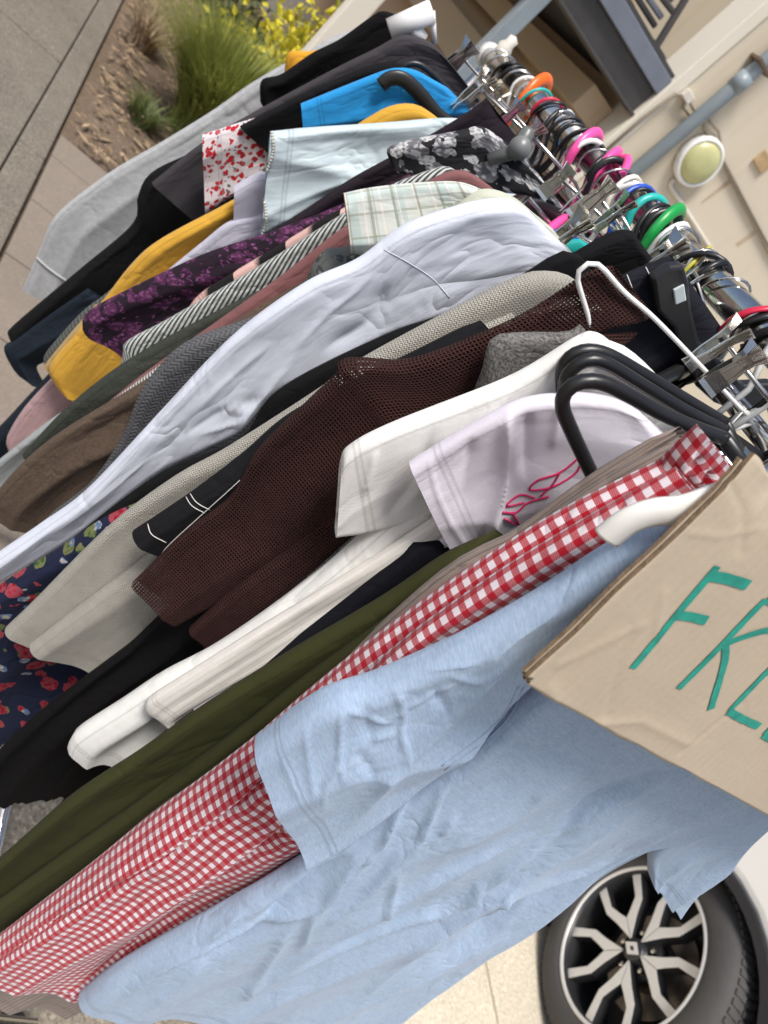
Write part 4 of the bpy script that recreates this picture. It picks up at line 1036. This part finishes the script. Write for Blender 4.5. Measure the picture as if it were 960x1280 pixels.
# --- black and white floral, print, purple
M_bwf = FB('mono_floral_print', (.020, .020, .022), p_floral([(46, .56, (.50, .49, .51), (.14, .14, .15), .85), (60, .42, (.26, .26, .27), (.5, .5, .5), .6)], .014), wr=.3)
y = .812
g = G('floral_blouse', 'black white and grey floral print blouse shoulder', 'blouse', y)
panel('sleeve', M_bwf, g, y, [(660, 200), (625, 172), (600, 158), (572, 163), (490, 181), (487, 204)], Rr=[(706, 262), (665, 245), (620, 238), (560, 225), (500, 216)], T=.034, Tin=.04, fold=.004, M=40, K=30)
M_pkp = FB('black_pink_print', (.014, .013, .014), p_stripe([(.62, .40, .36), (.014, .013, .014)], .06, R(60), .45), wr=.3)
y = .825
g = G('printed_scarf_top', 'black top with pale pink brush blocks above the striped shirt', 'top', y)
panel('sleeve', M_pkp, g, y, [(520, 215), (450, 252), (410, 270), (330, 319), (255, 364), (235, 385)], W=.12, T=.03, M=40)
M_pur = FB('purple_floral_jersey', (.020, .012, .020), p_floral([(60, .55, (.16, .055, .13), (.07, .02, .06), .75), (90, .4, (.19, .07, .16), (.03, .01, .03), .6)], .012), wr=.3)
y = .848
g = G('purple_top', 'black top with purple floral scroll print and long sleeve', 'top', y)
panel('sleeve', M_pur, g, y, [(540, 205), (490, 228), (430, 255), (330, 293), (250, 320), (135, 374), (106, 394), (103, 408)], W=[.12, .13, .13, .13, .12, .11], T=.036, Tin=.036, fold=.005, M=56, K=24)
M_plum = FB('plum_black', (.018, .013, .018), wr=.25, hem=False)
y = .862
g = G('black_trousers', 'plum black trousers clipped by the waist beside the monochrome floral blouse', 'trousers', y)
panel('leg', M_plum, g, y, [(608, 122), (585, 140), (548, 163), (500, 190), (440, 222), (380, 262), (330, 294), (260, 340)], W=[.07, .1, .13, .16, .16], T=.034, M=50)
hanger(.865, 'clip', 'chrome', 'chrome clip hanger gripping the plum black trousers', tip=.13)
# --- satin, lilac, yellow
M_sat = FB('pale_blue_satin', (.52, .62, .66), crease=.8, wr=.5, wrs=10, rough=.4, sheen=0, mel=.02, gloss=.42)
y = .885
g = G('satin_blouse', 'pale ice blue satin blouse sleeve with beaded scallop trim', 'blouse', y)
sa = panel('sleeve', M_sat, g, y, [(610, 152), (560, 148), (500, 152), (420, 158), (338, 165)], Rr=[(610, 180), (540, 184), (480, 208), (400, 252), (326, 294)], T=.034, Tin=.034, fold=.006, M=50, K=40, wr=.005, wrf=13)
body(g, M_sat, y+.004, .95, .165)
q = MB(); Bv = bvh([sa])
for k in range(34):
    a = k/33; px = 340+(-13)*a+4*math.sin(a*9); py = 166+126*a
    h = Bv.ray_cast(CAM, ray(px, py).normalized())
    if h[0] is not None: q.lathe([(.0003, -.0022), (.0022, 0), (.0003, .0022)], 6, Matrix.Translation(h[0]-ray(px, py).normalized()*.0012))
q.build('beaded_trim', plain('pearl_bead', (.62, .62, .56), .3), g, True)['kind'] = 'stuff'
y = .912
M_lil2 = FB('lilac_poplin', (.50, .49, .58), wr=.3, hem=False)
g = G('lilac_blouse', 'pale lilac blouse sleeve between the satin blouse and yellow cardigan', 'blouse', y)
panel('sleeve', M_lil2, g, y, [(460, 180), (400, 190), (342, 213), (320, 217), (293, 232)], Rr=[(420, 235), (380, 250), (340, 280), (315, 300), (291, 306)], T=.034, M=30, K=20)
panel('body', M_lil2, g, y-.006, [(400, 220), (330, 265), (287, 277), (250, 305), (205, 342), (165, 378)], W=.1, T=.03, M=36)
M_yel = FB('mustard_jersey', (.60, .33, .035), wr=.35)
y = .935
g = G('mustard_cardigan', 'mustard yellow cardigan with long sleeve behind the purple floral top', 'cardigan', y)
panel('body', M_yel, g, y, [(560, 158), (545, 146), (520, 131), (490, 132), (458, 148), (400, 186), (290, 250), (200, 299), (165, 329), (132, 371), (100, 410), (62, 458), (70, 480)], W=[.05, .12, .14, .14, .13, .13, .13, .12], T=.04, fold=.008, M=70, K=24)
M_tan2 = FB('pale_mustard', (.42, .28, .10), wr=.3)
panel('cuff', M_tan2, g, y+.008, [(120, 380), (90, 414), (62, 448), (55, 458)], W=.05, T=.03, M=20)
M_pkm = FB('dusty_pink_fleece', (.40, .26, .27), wr=.2, hem=False)
y = .965
g = G('pink_jumper', 'dusty pink fleece jumper cuff hanging below the mustard cardigan', 'jumper', y)
panel('sleeve', M_pkm, g, y, [(260, 300), (180, 362), (110, 430), (65, 472), (30, 510), (9, 545), (10, 558)], W=[.1, .1, .1, .1, .08], T=.045, M=44)
M_ggr = FB('grey_green_stripe', (.10, .105, .095), p_stripe([(.10, .105, .095), (.05, .055, .05)], .007, R(80)), wr=.3)
y = .985
g = G('grey_green_knit', 'grey green striped knit sleeve left of the mustard cardigan', 'knit top', y)
panel('sleeve', M_ggr, g, y, [(290, 265), (200, 312), (132, 367), (100, 392), (60, 437), (54, 450)], W=.09, T=.034, M=36)
# --- bright blue tee, red floral, charcoal ...
M_brt = FB('bright_blue_cotton', (.015, .26, .60), wr=.35)
y = 1.005
g = G('t_shirt', 'bright cerulean blue t-shirt sleeve among dark clothes', 't-shirt', y)
panel('sleeve', M_brt, g, y, [(560, 110), (540, 99), (520, 88), (500, 85), (478, 89), (430, 108), (376, 130)], Rr=[(590, 140), (550, 148), (510, 150), (470, 150), (430, 156), (379, 163)], T=.034, Tin=.034, fold=.005, M=44, K=24, wr=.003)
body(g, M_brt, y+.004, .95, .16)
M_rfl = FB('red_floral_print', (.66, .60, .62), p_floral([(130, .46, (.55, .012, .025), (.40, .008, .02), .62), (190, .3, (.05, .06, .06), (.15, .17, .15), .4)], .010), wr=.3)
y = 1.045
g = G('red_flower_blouse', 'white top scattered with small red flowers beside the blue tee', 'top', y)
panel('sleeve', M_rfl, g, y, [(480, 95), (440, 112), (375, 135), (320, 147), (253, 168)], Rr=[(500, 150), (440, 165), (390, 180), (330, 228), (290, 245), (257, 267)], T=.034, Tin=.034, fold=.005, M=44, K=24)
M_cha = FB('charcoal_cotton', (.050, .046, .052), wr=.3, hem=False)
y = 1.035
g = G('black_cardigan', 'black cardigan squeezed between the bright blue tee and charcoal jacket', 'cardigan', y)
panel('sleeve', M_blk2, g, y, [(530, 95), (500, 80), (485, 77), (450, 86), (380, 116), (300, 157)], W=.12, T=.03, M=36)
y = 1.085
g = G('charcoal_jacket', 'charcoal purple grey cotton jacket with broad shoulder', 'jacket', y)
panel('sleeve', M_cha, g, y, [(585, 110), (565, 82), (540, 54), (512, 44), (495, 46), (470, 60), (420, 85), (310, 144), (250, 180), (190, 228)], W=[.03, .12, .17, .17, .15, .14, .12], T=.045, Tin=.04, M=56, K=24)
body(g, M_cha, y+.004, .85, .165)
y = 1.135
g = G('black_coat', 'black coat with long sleeve hanging over the pavers', 'coat', y)
panel('sleeve', M_blk2, g, y, [(420, 85), (330, 135), (255, 183), (190, 215), (172, 246), (165, 280), (95, 340), (15, 408), (12, 420)], W=[.1, .12, .12, .12, .115, .11, .11, .1], T=.05, fold=.008, M=60, K=24)
body(g, M_blk2, y+.004, .6, .165)
M_nvy = FB('ink_navy', (.012, .018, .028), wr=.3)
y = 1.12
g = G('navy_shirt', 'ink navy cuff poking out below the black coat', 'shirt', y)
panel('cuff', M_nvy, g, y, [(110, 360), (60, 395), (20, 424), (5, 434), (14, 455), (21, 464)], W=.055, T=.04, M=26)
panel('body', M_nvy, g, y-.01, [(200, 320), (100, 420), (65, 462), (30, 500), (0, 532), (-40, 568)], W=.1, T=.034, M=30)
y = 1.20
g = G('black_jumper', 'black jumper with rolled shoulder near the far end', 'jumper', y)
panel('sleeve', M_blk, g, y, [(530, 45), (505, 24), (480, 14), (465, 20), (424, 49), (390, 66), (352, 92), (327, 100), (325, 126)], W=[.05, .1, .11, .11, .10, .09, .07], T=.045, M=44)
body(g, M_blk, y+.004, .9, .16)
M_org = FB('amber_cotton', (.62, .30, .02), wr=.3)
y = 1.255
g = G('amber_top', 'amber orange top showing between the black jumper and grey sweatshirt', 'top', y)
panel('sleeve', M_org, g, y, [(430, 55), (388, 64), (361, 66), (355, 95), (352, 120)], W=.06, T=.034, M=26)
M_swt = FB('grey_marl_fleece', (.36, .37, .38), p_mel((.48, .49, .50), 90, .6), wr=.2, wrs=6, hem=False)
y = 1.33
g = G('grey_sweatshirt', 'light grey marl sweatshirt with long sleeve at the far end', 'sweatshirt', y)
sw = panel('sleeve', M_swt, g, y, [(500, 20), (420, 45), (380, 68), (355, 80), (310, 107), (265, 139), (200, 179), (140, 214), (82, 257), (62, 281), (50, 310), (29, 360)], Rr=[(520, 60), (440, 90), (380, 115), (330, 140), (300, 165), (255, 195), (215, 225), (185, 262), (165, 300), (140, 332), (110, 358), (86, 380)], T=.06, Tin=.06, fold=.005, M=64, K=24)
body(g, M_swt, y+.004, .75, .17)
far_sleeve(g, M_swt, y)
draw_on('cuff_seam', sw, [[(44, 320), (60, 335), (84, 352)]], .004, M_swt, g, .0005, 3)

# ------------------------------------------------------------------ hangers seen along the rail
def near_label(y, what, dflt):
    c = [e for e in GL if not e[2] and abs(e[0]-y) < .06]
    if not c: return dflt, True
    e = min(c, key=lambda e: abs(e[0]-y)); e[2] = True
    return what+' hooked on the rail above the '+e[1], False
def ry(px, py): return atx(px, py, 0).y
BL = 'black plastic hanger hooked over the crowded chrome rail'
HG = 'black hangers along the rail'
for i, (yv, yw) in enumerate([(.42, -.1), (.455, .15), (.505, -.2), (.548, .3), (.63, .15), (.64, -.1), (.735, .05), (.745, .15), (.80, .1), (.885, .0), (.905, .2), (.96, -.1), (1.0, .1), (1.035, -.05), (1.07, .15), (1.12, .1), (1.30, .2), (1.335, .1)]):
    hanger(yv, 'flat' if i % 3 == 0 else 'tube', BLK, near_label(yv, 'black plastic hanger', BL)[0], yaw=yw, group=HG)
CL = 'shiny chrome wire hanger hooked over the crowded rail'
for yv, yw in ((.60, .1), (.64, -.2), (.665, .25), (.69, 0), (.75, .2), (.825, -.1), (.93, .1), (.985, .2), (1.06, 0), (1.20, .2), (1.27, -.1), (1.36, .1), (1.39, -.15)):
    hanger(yv, 'wire', 'chrome', near_label(yv, 'chrome wire hanger', CL)[0], yaw=yw, group='chrome wire hangers on the rail', tip=.15)
WL = 'white plastic hanger hooked over the crowded rail'
for yv, yw in ((.49, -.1), (.715, .2), (.815, .0), (.96, .15), (1.075, .1), (1.23, 0)):
    hanger(yv, 'tube', WHT, near_label(yv, 'white plastic hanger', WL)[0], yaw=yw, group='white plastic hangers on the rail', tip=.16)
for (px, py), kind, col, lab, yw in (((668, 122), 'flat', ORG, 'bright orange plastic hanger near the far end of rail', .3), ((735, 186), 'flat', PNK, 'hot pink hanger, farther of two beside each other', .2), ((762, 207), 'flat', PNK, 'hot pink hanger with broad flat hook nearest the blue hanger', .2), ((772, 216), 'flat', PNK, 'hot pink hanger squeezed against the cream plastic one', .4), ((806, 256), 'flat', BLU, 'royal blue plastic hanger next to a teal one', .1),
        ((816, 268), 'flat', TEA, 'teal plastic hanger between blue and green hangers', .05), ((832, 287), 'flat', GRN, 'bright green flat plastic hanger on the rail', .25), ((880, 322), 'wire', YEL, 'thin yellow green wire hanger with big loop', .4), ((945, 396), 'flat', (.015, .33, .2), 'emerald green hanger by the near end of rail', .2),
        ((950, 404), 'flat', RED, 'red plastic hanger by the near end of rail', .1), ((683, 145), 'tube', RED, 'crimson hanger beside the orange one', .1), ((672, 130), 'tube', TEA, 'turquoise hanger beside the orange one', .1), ((790, 240), 'tube', (.75, .7, .6), 'cream plastic hanger between pink and blue hangers', .1)):
    hanger(ry(px, py), kind, col, lab, yaw=yw, tip=.16, arms=px < 940)

# three black tubular hangers with visible arms
def px_hanger(y, pts, r_, col, label, group=None, flat=1, extra=None):
    t = empty('clothes_hanger', (0, y, zr(y)), label, 'hanger', group); mat = hm(col)
    q = MB(); q.tube(hook_pts(y), .0035, 8); q.build('hook', mat, t, True)
    P = catmull([aty(a, b, y) for a, b in pts], 40)
    neck = Vector((0, y, zr(y)-.075))
    q = MB(); q.tube(P, r_, 10, flat=flat); q.build('arm', mat, t, True)
    q = MB(); q.tube([neck]+[P[0].lerp(neck, .5)]+[P[0]], r_, 10, flat=flat); q.build('arm', mat, t, True)
    mir = [Vector((-p.x, p.y, p.z)) for p in P]
    q = MB(); q.tube([neck]+mir, r_, 10, flat=flat); q.build('arm', mat, t, True)
    return t
px_hanger(.366, [(905, 548), (875, 537), (830, 518), (790, 496), (755, 479), (728, 477), (708, 488), (703, 508), (715, 540), (745, 604), (752, 622)], .0048, BLK, 'black tubular hanger in front of the printed white tee', None)
px_hanger(.402, [(905, 538), (858, 514), (803, 481), (760, 455), (736, 450), (717, 460), (706, 478), (706, 500)], .0046, BLK, 'black tubular hanger, middle of three above the printed tee', None)
px_hanger(.414, [(905, 528), (858, 500), (803, 467), (762, 444), (734, 438), (713, 446), (703, 463), (703, 488)], .0046, BLK, 'black tubular hanger touching the long white tee, rearmost of three', None)
px_hanger(.462, [(945, 527), (925, 510), (880, 462), (820, 400), (780, 365), (752, 334), (738, 329), (726, 336), (722, 350), (735, 395), (737, 415)], .0018, WHT, 'thin white hanger whose looped end pokes above the brown mesh top')
px_hanger(.99, [(590, 165), (572, 160), (548, 145), (525, 118), (505, 100), (488, 98), (476, 107)], .0085, (.02, .019, .018), 'broad black curved hanger arm over the bright blue tee', None, .45)
px_hanger(1.02, [(575, 135), (565, 118), (540, 92), (522, 80), (506, 82), (500, 95)], .0035, BLK, 'black hanger loop standing above the blue tee')
px_hanger(.245, [(900, 620), (850, 637), (815, 641), (785, 652), (758, 672)], .009, (.72, .71, .67), 'white moulded hanger end poking out between gingham skirt and sign', None, .5)
# moulded black trouser hanger with size tag
y = .535
t = empty('trouser_hanger', (0, y, zr(y)), 'wide moulded black hanger with small pale size tag', 'hanger')
poly = [(812, 345), (835, 330), (852, 328), (858, 350), (862, 385), (872, 425), (900, 450), (925, 478), (960, 476), (985, 480), (985, 500), (930, 515), (890, 500), (868, 480), (852, 440), (838, 405), (818, 385)]
P = [aty(a, b, y) for a, b in poly]
q = MB(); q.prism([(p.x, p.z) for p in P], -y-.006, -y+.006, Matrix(((1, 0, 0, 0), (0, 0, -1, 0), (0, 1, 0, 0), (0, 0, 0, 1)))); q.build('arm', hm((.016, .016, .018)), t, False, .003)
P = [aty(a, b, y-.0075) for a, b in [(841, 362), (855, 355), (858, 375), (844, 381)]]
q = MB(); q.prism([(p.x, p.z) for p in P], -y+.006, -y+.0085, Matrix(((1, 0, 0, 0), (0, 0, -1, 0), (0, 1, 0, 0), (0, 0, 0, 1)))); q.build('size_tag', hm((.55, .62, .62)), t, False, .001)
q = MB(); q.tube(hook_pts(y), .003, 8); q.build('hook', MT['chrome'], t, True)
# black jeans on clips behind it
M_jean = FB('black_jeans', (.013, .014, .02), wr=.3, hem=False)
y = .548
g = G('black_jeans', 'black jeans waistband with pale stitching behind the moulded hanger', 'jeans', y)
jj = panel('waist', M_jean, g, y, [(838, 318), (815, 330), (780, 345), (740, 370), (690, 420), (600, 520)], W=[.1, .14, .16, .16], T=.03, M=30)
draw_on('stitching', jj, [[(800, 318), (806, 332), (815, 350)], [(775, 325), (783, 342), (790, 360)]], .0009, M_thr, g, .0004, 3)
y = .60
g = G('black_skirt', 'black skirt folded over beneath the chrome clips', 'skirt', y)
panel('skirt', M_blk2, g, y, [(790, 288), (770, 290), (740, 302), (700, 325), (640, 360)], W=[.1, .14, .15, .15], T=.03, M=30)
# free standing clips that show above the clothes
def big_clip(px, py, y, rot, s, label):
    p = aty(px, py, y); t = empty('trouser_clip', p, label, 'clip', None)
    clip(t, (p.x, p.y, p.z), rot, s)
    q = MB(); q.tube([(p.x, p.y, p.z), (0, y, zr(y)-.03), (.1, y, zr(y)-.05)], .002, 8); q.build('bar', MT['chrome'], t, True)
for (px, py, yv, rz, sc_, lb) in ((772, 262, .70, .6, 1.1, 'chrome clip dangling under the blue and teal hangers'), (700, 222, .80, -.4, 1.0, 'chrome clip wedged beside the grey hanger peg'), (664, 168, .93, .5, 1.1, 'small chrome clip under the crimson hanger'), (618, 122, 1.02, -.6, 1.2, 'chrome clip at the foot of the orange hanger'), (868, 345, .56, .8, 1.0, 'chrome clip against the side of the moulded black hanger'), (925, 455, .44, -.3, 1.1, 'chrome clip beside the emerald green hanger'), (725, 245, .75, 1.0, .9, 'little chrome clip behind the fan shaped one'), (640, 140, 1.0, .1, 1.0, 'narrow chrome clip left of the turquoise hanger')):
    big_clip(px, py, yv, rz, sc_, lb)
big_clip(712, 288, .66, .5, 1.3, 'chrome trouser clip shaped like a fan above the white shirt')
big_clip(748, 245, .72, -.5, 1.2, 'chrome trouser clip below the pink hangers')
big_clip(832, 315, .60, .3, 1.2, 'chrome clip gripping the black skirt by the green hanger')
big_clip(598, 108, 1.0, .8, 1.4, 'chrome clip below the far end of the rail')
big_clip(576, 70, 1.15, .2, 1.4, 'brassy chrome clip over the charcoal jacket')
big_clip(905, 425, .47, .4, 1.2, 'chrome clip hanging under the rail beside the moulded hanger')
# grey peg
y = .80; p = aty(640, 190, y)
t = empty('grey_hanger_peg', p, 'grey plastic hanger end with round peg above the floral blouse', 'hanger')
q = MB(); A = aty(610, 200, y); B = aty(650, 185, y); Cc = aty(662, 160, y)
q.tube([A, p, B, Cc], [.006, .008, .010, .006], 10); q.build('arm', hm((.12, .13, .13)), t, True)
q = MB(); dq = ray(655, 182).normalized(); q.tube([B-dq*.012, B+dq*.006], .0115, 16); q.build('peg', hm((.16, .17, .17)), t, True)
# white tube clip at far end
y = 1.12; a, b = aty(487, 38, y), aty(540, 14, y)
t = empty('white_hanger_clip', a, 'translucent white plastic roller clip standing on the charcoal jacket', 'clip')
q = MB(); q.tube([a, b], .0135, 18); q.build('roller', MT['whitepl'], t, True)
q = MB(); q.tube([a.lerp(b, .45)+Vector((0, 0, .0)), aty(528, 50, y)], .009, 12); q.tube([b, aty(543, 55, y)], .004, 8); q.build('stem', MT['whitepl'], t, True)

# ------------------------------------------------------------------ cardboard sign
y0 = .205
BL_, TL_, BR_ = aty(653, 853, y0), aty(938, 566, y0+.036), aty(960, 1020, y0)
ex = (BR_-BL_).normalized(); ez = (TL_-BL_); hgt = ez.length; ez = (ez-ex*ez.dot(ex)).normalized(); en = ex.cross(ez)   # en points to the camera side (-y)
if en.y > 0: en = -en
def cardmat():
    g = N('corrugated_card'); v = g.coord('Object'); uvx = g.coord('Object', (1, 1, 1))
    a = g.noise(v, 9, 5, .6); b = g.noise(v, 300, 3, .7); mp = g.coord('Object', (4, 4, 220)); fib = g.noise(mp, 1, 3)
    c = g.mix(a, (.35, .29, .215), (.44, .37, .28)); c = g.mix(g.math('MULTIPLY', g.step(b, .58, .12), .16), c, (.27, .19, .11))
    c = g.mix(g.math('MULTIPLY', fib, .15), c, (.6, .48, .33))
    mc = g.coord('Object', (9, 9, 2.2), (0, .5, 0)); cr = g.noise(mc, 1, 3, .5, 1.2)
    rid = g.math('SUBTRACT', 1.0, g.math('MULTIPLY', g.math('ABSOLUTE', g.math('SUBTRACT', cr, .5)), 14)); rid = g.math('MAXIMUM', rid, 0.0)
    nb = g.bump(b, .12, .001); nb = g.bump(a, .08, .003, nb); nb = g.bump(rid, .12, .001, nb); mf = g.coord('Object', (1, 1, 1)); fl = g.math('SINE', g.math('MULTIPLY', g.sep(mf)[0], 900.0)); nb = g.bump(fl, .06, .0006, nb)
    return g.out(c, .9, nb)
MT['card'] = cardmat(); MT['card_edge'] = plain('card_edge', (.20, .135, .08), .95, 0, .3, 200, .6)
MT['ink'] = plain('green_marker', (.014, .235, .175), .5, 0, .3, 130)
sg = empty('cardboard_sign', BL_, 'brown cardboard sign hand lettered FREE in green marker', 'sign')
SW = .46
def on_sign(px, py):
    p = onplane(px, py, BL_, en); d = p-BL_; return d.dot(ex), d.dot(ez)
SCR = [([on_sign(*p) for p in ln], h_, w_) for ln, h_, w_ in (([(830, 738), (823, 768), (818, 800)], .0010, .0012), ([(790, 780), (772, 830), (757, 895)], -.0009, .0014), ([(928, 880), (890, 910), (850, 942)], -.0010, .0012), ([(700, 830), (760, 800), (800, 780)], .0008, .002), ([(860, 930), (800, 900), (740, 905)], .0009, .003), ([(950, 660), (900, 670), (860, 665)], .0006, .0014), ([(910, 600), (930, 640), (925, 690)], -.0009, .0016), ([(700, 900), (690, 860)], .001, .003))]
def sheet3(name, off, th, mat, top_extra=0, seed=0, wmul=1.0):
    nx, nz = 210, 84; V = []
    for s_ in (0, 1):
        for j in range(nz+1):
            for i in range(nx+1):
                u, v = SW*wmul*i/nx, (hgt+top_extra)*j/nz
                du = .0009*noise.noise(Vector((seed, v*40, 1))) if i == 0 else 0
                dv = .0012*noise.noise(Vector((u*40, seed, 2))) if j in (0, nz) else 0
                if j == nz: dv += .006*noise.noise(Vector((u*55, seed, 5)))
                if i < 2 and j < 2: du += .002; dv += .002
                bend = .0016*noise.noise(Vector((u*6, v*7, 3)))+.0005*noise.noise(Vector((u*30, v*22, 7)))
                for (la, h_, w_) in SCR:
                    if u < .26:
                        ds, bt = dist_line(u, v, la); bend += h_*math.exp(-(ds/w_)**1.3) if ds < 5*w_ else 0
                bend += .0016*smooth01((v-hgt*.84)/(hgt*.2))*noise.noise(Vector((u*120, v*30, 9)))
                bend -= .004*smooth01((v-hgt*.86)/(hgt*.2))
                p = BL_+ex*(u+du)+ez*(v+dv)+en*(bend-off-(th if s_ else 0)); V.append(tuple(p))
    Fc = []; n1 = (nx+1)*(nz+1)
    for j in range(nz):
        for i in range(nx):
            q_ = j*(nx+1)+i; Fc.append((q_, q_+1, q_+nx+2, q_+nx+1)); Fc.append((n1+q_, n1+q_+nx+1, n1+q_+nx+2, n1+q_+1))
    edge = []
    per = [i for i in range(nx+1)]+[j*(nx+1)+nx for j in range(1, nz+1)]+[nz*(nx+1)+i for i in range(nx-1, -1, -1)]+[j*(nx+1) for j in range(nz-1, 0, -1)]
    for a_, b_ in zip(per, per[1:]+per[:1]): edge.append((a_, n1+a_, n1+b_, b_))
    me = bpy.data.meshes.new(name); me.from_pydata(V, [], Fc+edge)
    for k, pl in enumerate(me.polygons): pl.use_smooth = k < len(Fc); pl.material_index = 0 if k < len(Fc) else 1
    o = link(name, me, [mat, MT['card_edge']], sg, False)
    for k, pl in enumerate(me.polygons): pl.use_smooth = k < len(Fc)
    return o
front = sheet3('front_sheet', 0, .0024, MT['card'], 0, 1.3)
sheet3('back_sheet', .0038, .0024, MT['card'], -.002, 4.7)
Bs = bvh([front])
def on_sign(px, py):
    p = onplane(px, py, BL_, en); d = p-BL_; return d.dot(ex), d.dot(ez)
def stroke(name, lines, wd, par):
    q = MB()
    for ln in lines:
        P = catmull([Vector((a, b, 0)) for a, b in ln], 22); prev = None
        for i, p in enumerate(P):
            t = (P[min(i+1, 21)]-P[max(i-1, 0)]).normalized(); s_ = Vector((-t.y, t.x, 0))
            ww = wd*(1+.12*noise.noise(Vector((i*.5, ln[0][0]*50, 1))))
            cur = []
            for sg_ in (-1, 1):
                c2 = p+s_*ww/2*sg_+t*(.0012*noise.noise(Vector((i*1.7, sg_, ln[0][1]*90))) if i in (0, 21) else 0)
                o_ = BL_+ex*c2.x+ez*c2.y; h = Bs.ray_cast(o_+en*.05, -en)
                cur.append((h[0] if h[0] is not None else o_)+en*.0006)
            if prev: q.quad(prev[0], prev[1], cur[1], cur[0])
            prev = cur
    return q.build(name, MT['ink'], par, False)
S = on_sign
def L_(*pp): return [S(*p) for p in pp]
w1 = .0046
stroke('letter', [L_((895, 706), (868, 738), (840, 771), (788, 834))], w1, sg)

stroke('letter', [L_((886, 718), (905, 721), (934, 730))], w1*1.35, sg)
stroke('letter', [L_((847, 767), (862, 769), (882, 774))], w1*1.25, sg)
stroke('letter', [L_((956, 748), (938, 766), (900, 806), (846, 860))], w1, sg)
stroke('letter', [[(.085, .1062), (.103, .109), (.121, .107), (.119, .1005), (.107, .0945), (.0965, .084), (.0905, .0762)]], w1, sg)
stroke('letter', [L_((906, 803), (904, 830), (888, 886))], w1, sg)
for k in range(2):
    o_ = k*.047
    stroke('letter', [[(.1365+o_, .108), (.1395+o_, .078), (.1448+o_, .046)]], w1, sg)
    for (xa, ya, xb, yb) in ((.1445, .046, .1800, .0488), (.1400, .079, .166, .0815), (.1365, .108, .168, .111)):
        stroke('letter', [[(xa+o_, ya), ((xa+xb)/2+o_, (ya+yb)/2-.0005), (xb+o_, yb)]], w1*1.15, sg)
